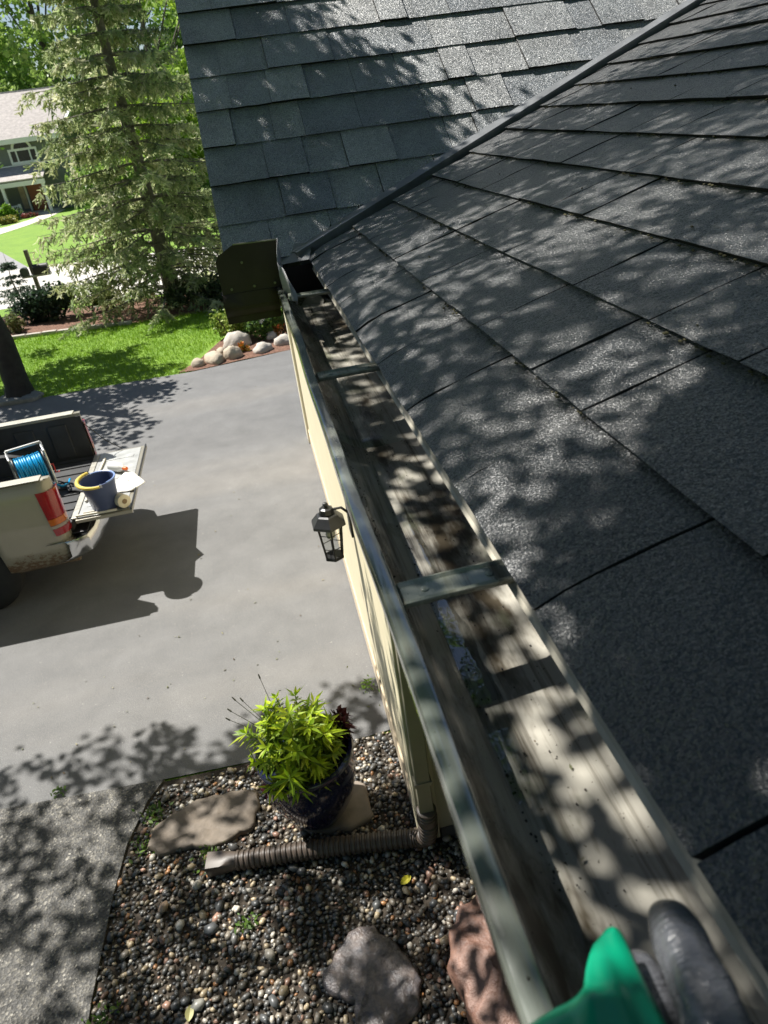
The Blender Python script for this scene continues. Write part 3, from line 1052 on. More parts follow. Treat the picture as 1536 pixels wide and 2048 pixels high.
# far end plate of the long gutter under the steep eave
m = MB().prism([(x, z) for x, z in kprofile()[5:]], 1, 2.251, 2.253)
loc(m.build('end_cap', GUTTER_DARK, gutter))

# ------------------------------------------------------------------ downspout and drain pipe
DS = M('downspout_paint', (0.20, 0.185, 0.13), 0.45, 0.10, 6)
ds = thing('downspout', 'taupe rectangular downspout running down the wall corner to the gravel', 'downspout', (0.35, 2.54, 0.2))
m = MB().box(0.305, 0.385, 2.515, 2.575, 0.34, 3.05)
loc(m.build('pipe', DS, ds, bevel=0.006))
m = MB().tube([(0.345, 2.545, 3.05), (0.335, 2.53, 3.13), (0.25, 2.32, 3.22), (0.165, 2.17, 3.28), (0.160, 2.16, 3.295)], 0.035, 10)
loc(m.build('elbow', DS, ds, smooth=True))
for z in (0.62, 1.9):
    m = MB().box(0.298, 0.392, 2.508, 2.580, z, z + 0.025)
    loc(m.build('bracket', DS, ds))
m = MB().box(0.322, 0.372, 2.5105, 2.5145, 0.345, 0.357)
loc(m.build('hose_clamp', CHROME, ds))

PIPE = M('brown_corrugated_plastic', (0.085, 0.066, 0.052), 0.42, 0.15, 20)
dp = thing('drain_pipe', 'brown corrugated drain pipe lying across the gravel from the downspout', 'drain pipe', (-0.3, 2.7, 0.0))
path = [Vector(p) for p in ((0.345, 2.54, 0.40), (0.345, 2.545, 0.22), (0.335, 2.56, 0.13), (0.29, 2.60, 0.085), (0.22, 2.62, 0.078), (0.0, 2.66, 0.074), (-0.3, 2.705, 0.072), (-0.6, 2.74, 0.072), (-0.78, 2.765, 0.070))]


def resample(path, step):
    out = [path[0].copy()]
    acc = 0.0
    for a, b in zip(path[:-1], path[1:]):
        d = (b - a).length
        t = step - acc
        while t <= d:
            out.append(a + (b - a) * (t / d))
            t += step
        acc = (acc + d) % step
    return out


def smooth_path(p, it=2):
    for _ in range(it):
        q = [p[0]]
        for a, b in zip(p[:-1], p[1:]):
            q += [a * 0.75 + b * 0.25, a * 0.25 + b * 0.75]
        p = q + [p[-1]]
    return p


pp = resample(smooth_path(path), 0.0062)
rad = [0.050 + (0.0062 if (i % 5) in (1, 2, 3) else -0.002) for i in range(len(pp))]
loc(MB().tube(pp, rad, 20).build('corrugated_hose', PIPE, dp, smooth=True, angle=50))
e0 = pp[-1]
ed = Vector((-1, 0.14, -0.01)).normalized()
m = MB()
rows = []
for t, hw, hh_, rr in ((0.0, 0.050, 0.050, 1.0), (0.05, 0.052, 0.048, 0.6), (0.09, 0.055, 0.042, 0.25), (0.17, 0.056, 0.042, 0.15), (0.171, 0.050, 0.036, 0.15), (0.06, 0.045, 0.035, 0.5)):
    c = e0 + ed * t
    sd = Vector((ed.y, -ed.x, 0)).normalized()
    ring = []
    for k in range(24):
        a = 2 * math.pi * k / 24
        cx_, cz_ = math.cos(a), math.sin(a)
        mx_ = max(abs(cx_), abs(cz_))
        f = rr + (1 - rr) / mx_
        ring.append(tuple(c + sd * (cx_ * f * hw) + Vector((0, 0, cz_ * f * hh_))))
    rows.append(ring + [ring[0]])
m.grid(rows)
loc(m.build('outlet', PIPE, dp, smooth=True, angle=40))
loc(MB().lathe([(0.058, 0), (0.060, 0.02), (0.058, 0.04), (0.052, 0.045)], (0.345, 2.542, 0.30), 20).build('collar', PIPE, dp, smooth=True))

# ------------------------------------------------------------------ wall lantern
LX, LY, LZ = 0.165, 4.1, 1.13
lan = thing('wall_lantern', 'black six sided glass wall lantern beside the cream wall', 'lantern', (LX, LY, LZ))


def hexring(r, z, ph=0.0, n=6):
    return [(LX + r * math.cos(2 * math.pi * k / n + ph), LY + r * math.sin(2 * math.pi * k / n + ph), LZ + z) for k in range(n)]


def hexloft(stations, name, mat, parent=lan, n=6, caps=True):
    m = MB()
    rows = []
    for r, z in stations:
        h = hexring(r, z, math.pi / 6, n)
        rows.append(h + [h[0]])
    m.grid(rows)
    if caps:
        m.add(rows[0][:-1], [tuple(range(n))])
        m.add(rows[-1][:-1], [tuple(range(n))])
    return loc(m.build(name, mat, parent))


hexloft([(0.060, 0.0), (0.072, 0.006), (0.072, 0.022), (0.066, 0.028)], 'base_plate', BLACK)
hexloft([(0.122, 0.272), (0.126, 0.280), (0.122, 0.292), (0.075, 0.345), (0.060, 0.352)], 'lamp_roof', BLACK)
hexloft([(0.046, 0.352), (0.050, 0.358), (0.046, 0.392), (0.030, 0.400)], 'cap', BLACK, n=8)
loc(MB().lathe([(0.006, 0.40), (0.016, 0.408), (0.020, 0.42), (0.014, 0.433), (0.003, 0.438)], (LX, LY, LZ), 12).build('finial', BLACK, lan, smooth=True))
for k in range(6):
    a = 2 * math.pi * k / 6 + math.pi / 6
    p1 = (LX + 0.064 * math.cos(a), LY + 0.064 * math.sin(a), LZ + 0.024)
    p2 = (LX + 0.092 * math.cos(a), LY + 0.092 * math.sin(a), LZ + 0.276)
    loc(MB().tube([p1, p2], 0.0064, 6).build('cage_bar', BLACK, lan))
    b = 2 * math.pi * (k + 1) / 6 + math.pi / 6
    q = []
    for (r, z) in ((0.062, 0.028), (0.089, 0.272)):
        q.append([(LX + r * math.cos(a), LY + r * math.sin(a), LZ + z), (LX + r * math.cos(b), LY + r * math.sin(b), LZ + z)])
    m = MB()
    m.grid(q)
    loc(m.build('glass_pane', CLEAR_GLASS, lan))
for z, r in ((0.215, 0.087), (0.10, 0.0745)):
    m = MB()
    h = hexring(r, z, math.pi / 6)
    m.tube(h + [h[0]], 0.0032, 5)
    loc(m.build('cage_ring', BLACK, lan))
BULB = M('frosted_bulb', (0.75, 0.73, 0.68), 0.35, 0.03, 5, trans=0.3)
loc(MB().lathe([(0.012, 0.285), (0.014, 0.25), (0.030, 0.215), (0.034, 0.19), (0.028, 0.165), (0.012, 0.152), (0.002, 0.150)], (LX, LY, LZ), 16).build('bulb', BULB, lan, smooth=True))
loc(MB().tube([(LX + 0.04, LY, LZ + 0.375), (LX + 0.10, LY, LZ + 0.375), (WX - 0.012, LY, LZ + 0.33)], 0.009, 8).build('arm', BLACK, lan, smooth=True))
loc(MB().box(WX - 0.016, WX - 0.0005, LY - 0.06, LY + 0.06, LZ + 0.16, LZ + 0.46).build('wall_plate', BLACK, lan, bevel=0.004))

# ------------------------------------------------------------------ pot and plants
PX, PY = -0.26, 2.99
NAVY = M('navy_glaze', (0.008, 0.010, 0.035), 0.12, 0.25, 8, coat=0.7)
pot = thing('plant_pot', 'big glazed dark blue plant pot on the gravel by the driveway edge', 'pot', (PX, PY, 0.05))
m = MB().lathe([(0.10, 0.0), (0.155, 0.005), (0.19, 0.06), (0.245, 0.18), (0.275, 0.31), (0.283, 0.42), (0.270, 0.49), (0.285, 0.505), (0.292, 0.525), (0.284, 0.54), (0.262, 0.54), (0.250, 0.50)], (PX, PY, 0.05), 40)
loc(m.build('body', NAVY, pot, smooth=True, angle=60))
loc(MB().lathe([(0.0, 0.47), (0.13, 0.475), (0.256, 0.47), (0.256, 0.44)], (PX, PY, 0.05), 24).build('soil', SOIL, pot))


def rosette_plant(name, centre, spots, cols, label, leaf_len, nleaf, width, seed, droop=0.3, cat='plant'):
    """stems that end in whorls of narrow leaves"""
    r = random.Random(seed)
    t = thing(name, label, cat, centre)
    st = MB()
    V, F, C = [], [], []
    for (sx, sy, sz) in spots:
        base = Vector((centre[0] + sx * 0.35, centre[1] + sy * 0.35, centre[2]))
        tip = Vector((centre[0] + sx, centre[1] + sy, centre[2] + sz))
        mid = (base + tip) / 2 + Vector((0, 0, 0.03))
        st.tube([base, mid, tip], [0.006, 0.005, 0.003], 5)
        axis = (tip - mid).normalized()
        stem_f = r.uniform(0.7, 1.25)
        shade_f = r.uniform(0.6, 1.15)
        for lv in range(5):
            c = mid.lerp(tip, 0.25 + 0.75 * lv / 4)
            nl = nleaf if lv == 4 else nleaf - 2
            for k in range(nl):
                a = 2 * math.pi * (k + 0.5 * lv) / nl + r.uniform(-0.25, 0.25)
                o1 = axis.orthogonal().normalized()
                o2 = axis.cross(o1)
                rad_ = o1 * math.cos(a) + o2 * math.sin(a)
                d = (rad_ + axis * r.uniform(0.15, 0.75) * (1.5 if lv == 4 else 0.6)).normalized()
                ln = leaf_len * r.uniform(0.55, 1.2) * stem_f
                w = width * r.uniform(0.8, 1.2)
                sd = d.cross(axis).normalized()
                p = [c, c + d * ln * 0.45 + sd * w, c + d * ln * 0.45 - sd * w, c + d * ln - Vector((0, 0, droop * ln * 0.5))]
                mid_up = c + d * ln * 0.45 + axis * w * -0.5
                b = len(V)
                V += [p[0], p[1], mid_up, p[2], p[3]]
                F += [(b, b + 1, b + 4, b + 2), (b, b + 2, b + 4, b + 3)]
                cc = r.choice(cols)
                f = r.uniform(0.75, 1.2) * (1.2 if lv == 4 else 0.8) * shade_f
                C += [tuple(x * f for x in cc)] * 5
    loc(st.build('stem', M('green_stem', (0.10, 0.16, 0.03), 0.6), t))
    o = np_mesh('foliage', np.array([tuple(v) for v in V]), np.array(F), LEAF, np.array(C), parent=t)
    loc(o)
    return t


r = random.Random(5)
sp = []
for _ in range(46):
    a, q = r.uniform(0, 6.28), math.sqrt(r.random())
    x, y = -0.06 + q * 0.25 * math.cos(a), -0.02 + q * 0.27 * math.sin(a)
    sp.append((x, y, 0.12 + 0.24 * (1 - q) + r.uniform(-0.07, 0.13) + max(0, y) * 0.35))
rosette_plant('lime_plant', (PX, PY, 0.515), sp, [(0.28, 0.42, 0.012), (0.40, 0.54, 0.015), (0.20, 0.33, 0.012), (0.48, 0.58, 0.02)], 'lime green spiky leaved plant filling the blue pot', 0.095, 8, 0.011, 3)
sp = [(0.05 + 0.03 * r.random(), -0.16 - 0.03 * k * 0.5, 0.10 + 0.05 * r.random()) for k in range(4)] + [(0.02, -0.22, 0.06), (0.10, -0.20, 0.05)]
rosette_plant('bright_rosette_plant', (PX, PY, 0.515), sp, [(0.52, 0.62, 0.02), (0.42, 0.56, 0.02)], 'bright yellow green rosette spilling over the near rim of the pot', 0.085, 9, 0.010, 8)
sp = [(0.20 + 0.08 * r.random(), -0.05 + 0.25 * r.random(), 0.06 + 0.12 * r.random()) for k in range(9)] + [(-0.25, -0.05, 0.03), (-0.28, 0.02, 0.0), (-0.26, -0.12, -0.05)]
rosette_plant('burgundy_plant', (PX, PY, 0.515), sp, [(0.055, 0.010, 0.018), (0.035, 0.008, 0.012), (0.08, 0.02, 0.02)], 'dark burgundy leaved plant at the right side of the pot', 0.07, 7, 0.016, 12)
t = thing('seed_stalks', 'thin dry seed stalks leaning out behind the lime plant', 'plant', (PX, PY, 0.515))
for k, (dx, dy, dz) in enumerate(((-0.36, 0.20, 0.34), (-0.32, 0.26, 0.38), (-0.38, 0.16, 0.30), (-0.12, 0.34, 0.46), (-0.28, 0.32, 0.30))):
    p = Vector((PX - 0.08, PY + 0.06, 0.515))
    q = p + Vector((dx, dy, dz)) * 0.82
    m = MB().tube([p, p.lerp(q, 0.5) + Vector((0, 0, 0.04)), q], [0.0030, 0.0025, 0.0018], 5)
    m.tube([q, q + (q - p).normalized() * 0.03], [0.0055, 0.0035], 6)
    loc(m.build('stalk', M('dry_stalk', (0.045, 0.045, 0.03), 0.8), t))

# fallen leaves on the gravel
for i, (x, y, rz, c, lab) in enumerate(((0.16, 2.40, 0.4, (0.62, 0.55, 0.03), 'bright yellow fallen leaf on the gravel below the drain pipe'), (-1.03, 2.02, 1.4, (0.36, 0.34, 0.14), 'pale yellow fallen leaf near the sidewalk edge'))):
    m = MB()
    rows = []
    for u in range(6):
        tt = u / 5
        w = 0.022 * math.sin(math.pi * min(1, tt * 0.95 + 0.03)) ** 0.7
        rows.append([(tt * 0.07 - 0.035, -w, 0.008 * (w / 0.03)), (tt * 0.07 - 0.035, 0, 0.0), (tt * 0.07 - 0.035, w, 0.010 * (w / 0.03))])
    m.grid(rows)
    o = m.build('fallen_leaf', M('leaf_%s' % ('yellow', 'pale', 'green', 'olive', 'orange')[i], c, 0.6, 0.1, 20))
    o.location = (x, y, 0.036)
    o.rotation_euler = (0.1, -0.12, rz)
    tag(o, lab, 'leaf')

# small dry litter blown over the driveway
C = np.c_[rng.uniform(-3.2, 0.3, 70), rng.uniform(3.8, 12.5, 70), np.full(70, 0.020)]
C[:45, 0] = rng.uniform(-2.4, 0.3, 45)
C[:45, 1] = 3.72 + rng.exponential(0.9, 45)
V, F, col = leaf_quads(C, 0.026, [(0.30, 0.26, 0.14), (0.16, 0.11, 0.06), (0.42, 0.40, 0.26), (0.20, 0.22, 0.08)], 0.5, None, 77, True)
o = np_mesh('leaf_litter', V, F, LEAF, col)
tag(o, 'scattered dry leaf bits on the driveway', 'litter', kind='stuff')

# weeds at the driveway joint and along the gravel edge
def tuft(x, y, h, n, label, seed, spread=0.05, z=0.0, col=((0.10, 0.19, 0.03), (0.14, 0.24, 0.04))):
    rr = np.random.default_rng(seed)
    C = np.c_[rr.normal(x, spread, n), rr.normal(y, spread, n), z + 0.01 + rr.random(n) * h]
    V, F, c = leaf_quads(C, 0.035, col, 0.5, (0.6, 0.4), seed)
    o = np_mesh('weed', V, F, LEAF, c)
    return tag(o, label, 'weed', kind='stuff')


tuft(-1.30, 3.28, 0.06, 60, 'low green weed between sidewalk corner and flagstone', 1)
tuft(-1.36, 3.05, 0.05, 40, 'low green weed at the left tip of the flagstone', 2, 0.035)
tuft(-0.95, 2.87, 0.05, 50, 'grassy weed along the near edge of the flagstone', 3, 0.05)
tuft(-0.73, 2.40, 0.05, 40, 'small green weed in the open gravel', 4, 0.03)
tuft(-1.97, 3.665, 0.02, 22, 'tiny weed in the joint between sidewalk and driveway', 5, 0.025, 0.02)
tuft(-1.48, 2.1, 0.05, 50, 'weed at the sidewalk edge low in the gravel bed', 6, 0.05)
tuft(0.24, 3.95, 0.10, 50, 'small bright weed at the foot of the cream wall', 7, 0.03, 0.0, ((0.2, 0.34, 0.05), (0.25, 0.40, 0.06)))

# ------------------------------------------------------------------ gloved hand and scoop near the camera
GLOVE = M('wet_glove', (0.085, 0.088, 0.098), 0.22, 0.4, 45, bmp=0.5, bscale=120, bdist=0.004, coat=0.5)
nt_ = GLOVE.node_tree
pr_ = nt_.nodes['Principled BSDF']
old = pr_.inputs['Normal'].links[0].from_socket
nt_.links.new(bump(nt_, noise(nt_, mapping(nt_, coords(nt_, 'World'), (40, 210, 60)), 1.0, 3.0, 0.6), 0.55, 0.006, old), pr_.inputs['Normal'])
person = thing('person', 'hand in a wet dark grey work glove reaching into the gutter', 'person', (0.13, -0.02, 3.33))


def skin_mesh(name, chains, mat, parent, levels=2):
    """chains of (point, radius); the first chain starts at the root, the others start at the index of a shared vertex"""
    verts, edges, rads = [], [], []
    index = {}
    for ch in chains:
        prev = None
        for p, rr in ch:
            key = tuple(round(c, 5) for c in p)
            if key not in index:
                index[key] = len(verts)
                verts.append(p)
                rads.append(rr)
            i = index[key]
            if prev is not None and prev != i:
                edges.append((prev, i))
            prev = i
    me = bpy.data.meshes.new(name)
    me.from_pydata(verts, edges, [])
    o = link(bpy.data.objects.new(name, me), parent)
    sk = o.modifiers.new('skin', 'SKIN')
    sk.use_smooth_shade = True
    for i, rr in enumerate(rads):
        d = me.skin_vertices[0].data[i]
        d.radius = (rr, rr) if not hasattr(rr, '__len__') else rr
        d.use_root = (i == 0)
    sub = o.modifiers.new('sub', 'SUBSURF')
    sub.levels = levels
    sub.render_levels = levels
    me.materials.append(mat)
    return o


wrist = ((0.126, -0.030, 3.470), 0.028)
palm = ((0.116, 0.040, 3.448), (0.030, 0.020))
hand = skin_mesh('gloved_hand', [
    [((0.150, -0.20, 3.55), 0.040), ((0.138, -0.11, 3.505), 0.033), wrist, palm],
    [palm, ((0.1190, 0.088, 3.4500), 0.0160), ((0.1225, 0.112, 3.4540), 0.0148), ((0.1245, 0.124, 3.4548), 0.0160), ((0.1258, 0.131, 3.4545), 0.0142), ((0.1268, 0.136, 3.4540), 0.0158), ((0.1285, 0.145, 3.4522), 0.0140), ((0.1318, 0.160, 3.4480), 0.0144), ((0.1345, 0.172, 3.4420), 0.0128), ((0.1360, 0.180, 3.4350), 0.0090)],
    [palm, ((0.1040, 0.085, 3.4300), 0.0130), ((0.1080, 0.125, 3.4350), 0.0120), ((0.1100, 0.140, 3.4330), 0.0108), ((0.1128, 0.158, 3.4300), 0.0110), ((0.1140, 0.172, 3.4210), 0.0085)],
    [palm, ((0.0960, 0.075, 3.4200), 0.0125), ((0.0960, 0.110, 3.4120), 0.0115), ((0.0970, 0.125, 3.3960), 0.0105), ((0.0990, 0.118, 3.3800), 0.0085)],
    [palm, ((0.0920, 0.055, 3.4120), 0.0120), ((0.0900, 0.085, 3.3980), 0.0105), ((0.0930, 0.095, 3.3820), 0.0085)],
    [palm, ((0.0850, 0.030, 3.4350), 0.0150), ((0.0680, 0.065, 3.4330), 0.0130), ((0.0620, 0.095, 3.4350), 0.0115), ((0.0600, 0.112, 3.4360), 0.0090)],
], GLOVE, person, 3)
tx = bpy.data.textures.new('glove_folds', 'CLOUDS')
tx.noise_scale = 0.03
dm = hand.modifiers.new('folds', 'DISPLACE')
dm.texture = tx
dm.strength = 0.003
dm.mid_level = 0.5
loc(hand)
# green plastic scoop held in the glove
GREEN = M('green_plastic', (0.0, 0.24, 0.125), 0.32, 0.10, 10, coat=0.3)
scoop = thing('scoop', 'green plastic gutter scoop held in the grey glove', 'scoop', (0.09, 0.07, 3.44))
m = MB()
rows = []
left = [(0.1000, 0.1705), (0.0955, 0.1685), (0.0905, 0.1650), (0.0868, 0.1612), (0.0835, 0.1570), (0.0810, 0.1535), (0.0790, 0.1502), (0.0775, 0.1478), (0.0735, 0.1462), (0.0680, 0.1452), (0.0630, 0.1446), (0.0560, 0.1432), (0.0488, 0.1412), (0.0400, 0.1360), (0.0330, 0.1200), (0.0300, 0.0500)]
right = [(0.1052, 0.1690), (0.1056, 0.1660), (0.1058, 0.1620), (0.1058, 0.1580), (0.1057, 0.1540), (0.1056, 0.1505), (0.1055, 0.1470), (0.1055, 0.1440), (0.1055, 0.1410), (0.1055, 0.1380), (0.1055, 0.1350), (0.1055, 0.1310), (0.1055, 0.1267), (0.1060, 0.1180), (0.1066, 0.1050), (0.1080, 0.0500)]
for (l, q) in zip(left, right):
    row = []
    for k in range(15):
        v = k / 14
        x = l[0] + (q[0] - l[0]) * v
        y = l[1] + (q[1] - l[1]) * v
        wdt = q[0] - l[0]
        z = 3.4585 + 0.24 * min(wdt, 0.04) * math.sin(math.pi * v) - 0.003 * v
        z += 0.0035 * math.exp(-((x - 0.079 + (0.15 - y) * 0.3) / 0.004) ** 2) * min(1, wdt / 0.03) - 0.003 * math.exp(-((x - 0.096) / 0.005) ** 2)
        row.append((x, y, z))
    rows.append(row)
m.grid(rows)
o = m.build('blade', GREEN, scoop, smooth=True, angle=60)
s = o.modifiers.new('solid', 'SOLIDIFY')
s.thickness = 0.003
s.offset = -1
loc(o)
loc(MB().tube([(0.085, 0.03, 3.452), (0.095, -0.01, 3.446), (0.112, -0.07, 3.445), (0.118, -0.12, 3.448)], [0.012, 0.012, 0.013, 0.011], 12).build('handle', GREEN, scoop, smooth=True))

# ------------------------------------------------------------------ pickup truck (tail towards the garage)
TX = -2.10                       # rear end of the bed
YN, YF = 6.05, 7.93              # near and far body sides
truck = thing('pickup_truck', 'pewter pickup truck with open tailgate parked on the driveway', 'truck', (-4.8, 6.99, 0.0))
SIDE = [(0.10, 0.35), (0.035, 0.41), (0.018, 0.60), (0.012, 0.74), (0.0, 0.80), (0.004, 0.86), (0.012, 0.98), (0.022, 1.10), (0.040, 1.20), (0.062, 1.240), (0.090, 1.252), (0.150, 1.252), (0.158, 1.235), (0.158, 1.18)]
WXC, WRA = -3.06, 0.46           # rear wheel centre and arch radius


def side_panel(yside, sgn):
    m = MB()
    rows = []
    xs = [-4.10 + 0.04 * k for k in range(47)] + [-2.24, -2.20, -2.17, -2.15, -2.138, -2.13]
    for x in xs:
        row = []
        inr = 0.0
        if x > -2.25:
            tt = (x + 2.25) / 0.12
            inr = 0.085 * tt ** 3
        dz = math.sqrt(max(0, WRA ** 2 - (x - WXC) ** 2)) if abs(x - WXC) < WRA else 0
        for d, z in SIDE:
            zz = max(z, 0.36 + dz) if z < 0.95 else z
            if z < 0.5 and x > -2.75:
                zz = z + 0.02 * (x + 2.75)
            row.append((x, yside + sgn * (d + inr * (1 if d < 0.09 else 0)), zz))
        rows.append(row)
    m.grid(rows)
    # end post facing the rear
    end = rows[-1]
    inner = [(x, yside + sgn * 0.158, z) for x, _, z in end]
    m.grid([end, inner])
    o = m.build('bed_side', TRUCKPAINT, truck, smooth=True, angle=50)
    return loc(o)


side_panel(YN, 1)
side_panel(YF, -1)
loc(MB().box(-4.12, TX, YN + 0.16, YF - 0.16, 0.66, 0.745).build('bed_floor', LINER, truck))
for k in range(9):
    y = YN + 0.24 + k * 0.17
    loc(MB().box(-4.0, TX - 0.02, y, y + 0.07, 0.745, 0.757).build('floor_rib', LINER, truck))
for ys, sg in ((YN, 1), (YF, -1)):
    ya, yb_ = sorted((ys + sg * 0.160, ys + sg * 0.175))
    loc(MB().box(-4.10, TX - 0.03, ya, yb_, 0.745, 1.225).build('bed_liner_wall', LINER, truck))
    for xx in (-2.40, -2.75, -3.75):
        ya, yb_ = sorted((ys + sg * 0.175, ys + sg * 0.190))
        loc(MB().box(xx - 0.10, xx + 0.10, ya, yb_, 0.78, 1.16).build('liner_panel', LINER, truck, bevel=0.012))
    ya, yb_ = sorted((ys + sg * 0.17, ys + sg * 0.38))
    m = MB()
    m.prism([(WXC + 0.45 * math.cos(a), 0.745 + 0.25 * math.sin(a)) for a in [math.pi * k / 10 for k in range(11)]], 1, ya, yb_)
    loc(m.build('wheel_house', LINER, truck, smooth=True))
loc(MB().box(-4.14, -4.10, YN + 0.1, YF - 0.1, 0.66, 1.25).build('bed_front', LINER, truck))
# rail caps
for ys, sg in ((YN, 1), (YF, -1)):
    ya, yb_ = sorted((ys + sg * 0.060, ys + sg * 0.172))
    loc(MB().box(-4.10, TX - 0.10, ya, yb_, 1.2535, 1.262).build('rail_cap', M('rail_cap_plastic', (0.44, 0.42, 0.36), 0.4, 0.1, 5), truck, bevel=0.003))
# tailgate, lowered
tg = MB()
tg.box(TX + 0.03, -1.545, YN + 0.165, YF - 0.165, 0.712, 0.748)
tg = loc(tg.build('tailgate', TRUCKPAINT, truck, bevel=0.006))
MB().box(TX + 0.05, -1.60, YN + 0.20, YF - 0.20, 0.7485, 0.753).build('liner_plate', GREYPLATE, tg, bevel=0.002)
MB().box(-1.557, -1.5445, YN + 0.17, YF - 0.17, 0.7485, 0.768).build('edge_strip', BLACK, tg, bevel=0.002)
for y in (6.45, 6.99, 7.5):
    MB().box(TX + 0.10, -1.66, y, y + 0.05, 0.7535, 0.758).build('stiffening_rib', GREYPLATE, tg, bevel=0.002)
MB().box(TX - 0.01, TX + 0.045, YN + 0.20, YF - 0.20, 0.742, 0.760).build('hinge_strip', M('hinge_metal', (0.5, 0.48, 0.42), 0.4, 0.2, 20, metal=0.5), tg, bevel=0.002)
MB().tube([(TX - 0.02, YF - 0.19, 1.15), (-1.95, YF - 0.187, 0.90), (-1.80, YF - 0.185, 0.765)], 0.005, 6).build('support_cable', BLACK, tg)
# taillights
LENSR = M('red_lens', (0.26, 0.006, 0.010), 0.14, 0.1, 30, coat=0.5)
LENSA = M('amber_lens', (0.46, 0.11, 0.008), 0.14, 0.1, 30, coat=0.5)
LENSW = M('white_lens', (0.27, 0.22, 0.19), 0.14, 0.1, 30, coat=0.5)
for ys, sg in ((YN, 1), (YF, -1)):
    root = None
    zs = [(0.705, 0.785, LENSR), (0.785, 0.820, LENSW), (0.820, 0.885, LENSA), (0.885, 1.150, LENSR)]
    for z0, z1, mt in zs:
        m = MB()
        rows = []
        for z in (z0 + 0.002, z1 - 0.002):
            yo = float(np.interp(z, [s_[1] for s_ in SIDE[:9]], [s_[0] for s_ in SIDE[:9]]))
            row = []
            for x, inr, pr in ((-2.225 - (z - 0.70) * 0.10, 0, -0.001), (-2.218 - (z - 0.70) * 0.10, 0, 0.010), (-2.195, 0.006, 0.012), (-2.155, 0.03, 0.012), (-2.128, 0.07, 0.010), (-2.118, 0.12, 0.004), (-2.122, 0.155, 0.0)):
                row.append((x + (0.012 if inr > 0.05 else 0.0), ys + sg * (yo + inr - pr), z))
            rows.append(row)
        m.grid(rows)
        mid = [(sum(r_[0] for r_ in rows[0]) / 7, ys + sg * 0.1, z) for z in (z0, z1)]
        for row, mm_ in ((rows[0], mid[0]), (rows[1], mid[1])):
            m.add(row + [mm_], [(i, i + 1, len(row)) for i in range(len(row) - 1)])
        if root is None:
            root = loc(m.build('taillight', mt, truck, smooth=True, angle=40))
        else:
            m.build('lens', mt, root, smooth=True, angle=40)
# bumper
m = MB()
rows = []
for y, dx in ((YN + 0.00, -0.16), (YN + 0.02, -0.06), (YN + 0.07, 0.02), (YN + 0.22, 0.07), (6.99, 0.10), (YF - 0.22, 0.07), (YF - 0.07, 0.02), (YF - 0.02, -0.06), (YF, -0.16)):
    rows.append([(TX + 0.02 + dx + a, y, z) for a, z in ((-0.06, 0.425), (0.04, 0.44), (0.085, 0.47), (0.09, 0.60), (0.07, 0.632), (-0.10, 0.635))])
m.grid(rows)
bp = loc(m.build('bumper', CHROME, truck, smooth=True, angle=35))
bp.modifiers.new('solid', 'SOLIDIFY').thickness = 0.004
MB().box(TX - 0.02, TX + 0.12, YN + 0.12, YF - 0.12, 0.6365, 0.650).build('step_pad', BLACK, bp, bevel=0.004)
# wheels
for xc in (WXC, -6.85):
    for ys, sg in ((YN + 0.05, 1), (YF - 0.05, -1)):
        m = MB().lathe([(0.20, 0.0), (0.27, -0.005), (0.345, 0.01), (0.372, 0.035), (0.378, 0.12), (0.372, 0.205), (0.345, 0.23), (0.20, 0.235)], (0, 0, 0), 32)
        m.v = [(x + xc, ys + sg * z, y + 0.378) for x, y, z in m.v]
        w = loc(m.build('wheel', RUBBER, truck, smooth=True, angle=40))
        m = MB().lathe([(0.02, 0.045), (0.05, 0.03), (0.09, 0.05), (0.15, 0.055), (0.195, 0.02), (0.205, 0.004), (0.205, 0.10)], (0, 0, 0), 24)
        m.v = [(x + xc, ys + sg * z, y + 0.378) for x, y, z in m.v]
        m.build('rim', CHROME, w, smooth=True, angle=40)
# cab, hood and chassis (outside the picture)
m = MB()
m.prism([(-6.05, 0.45), (-4.16, 0.45), (-4.16, 1.25), (-4.28, 1.86), (-5.35, 1.88), (-6.05, 1.22)], 1, YN + 0.03, YF - 0.03)
cabo = loc(m.build('cab', TRUCKPAINT, truck, bevel=0.05))
MB().box(-5.2, -4.45, YN + 0.028, YN + 0.033, 1.28, 1.72).build('window', GLASS, cabo)
MB().box(-5.2, -4.45, YF - 0.033, YF - 0.028, 1.28, 1.72).build('window', GLASS, cabo)
m = MB()
m.prism([(-7.7, 0.55), (-6.05, 0.55), (-6.05, 1.20), (-7.2, 1.12), (-7.65, 1.0)], 1, YN + 0.05, YF - 0.05)
loc(m.build('hood', TRUCKPAINT, truck, bevel=0.04))
loc(MB().box(-7.2, TX - 0.1, YN + 0.45, YF - 0.45, 0.42, 0.64).build('chassis', BLACK, truck))
# things in the bed and on the tailgate
reel = thing('hose_reel', 'bright blue hose wound on a silver reel in the truck bed', 'hose reel', (-2.55, 7.05, 0.757))
ALU = M('reel_frame_metal', (0.62, 0.62, 0.60), 0.3, 0.1, 8, metal=0.6)
BLUE = M('blue_hose', (0.0, 0.30, 0.62), 0.35, 0.12, 20)
rc = Vector((-2.56, 7.06, 0.985))
ax = Vector((0.93, 0.36, 0)).normalized()
ay = Vector((-ax.y, ax.x, 0))
pts = []
turns, layers = 11, 3
for l in range(layers):
    for k in range(turns * 14):
        a = 2 * math.pi * k / 14
        q = k / (turns * 14)
        q = q if l % 2 == 0 else 1 - q
        rr = 0.115 + l * 0.017 + 0.006 * vnoise(k * 0.13, l * 3.0, 1)
        pts.append(rc + ax * (-0.125 + 0.25 * q + 0.006 * vnoise(k * 0.11, l * 2, 4)) + (ay * math.cos(a) + Vector((0, 0, 1)) * math.sin(a)) * rr)
o = loc(MB().tube(pts, 0.0125, 7).build('hose', BLUE, reel, smooth=True, angle=80))
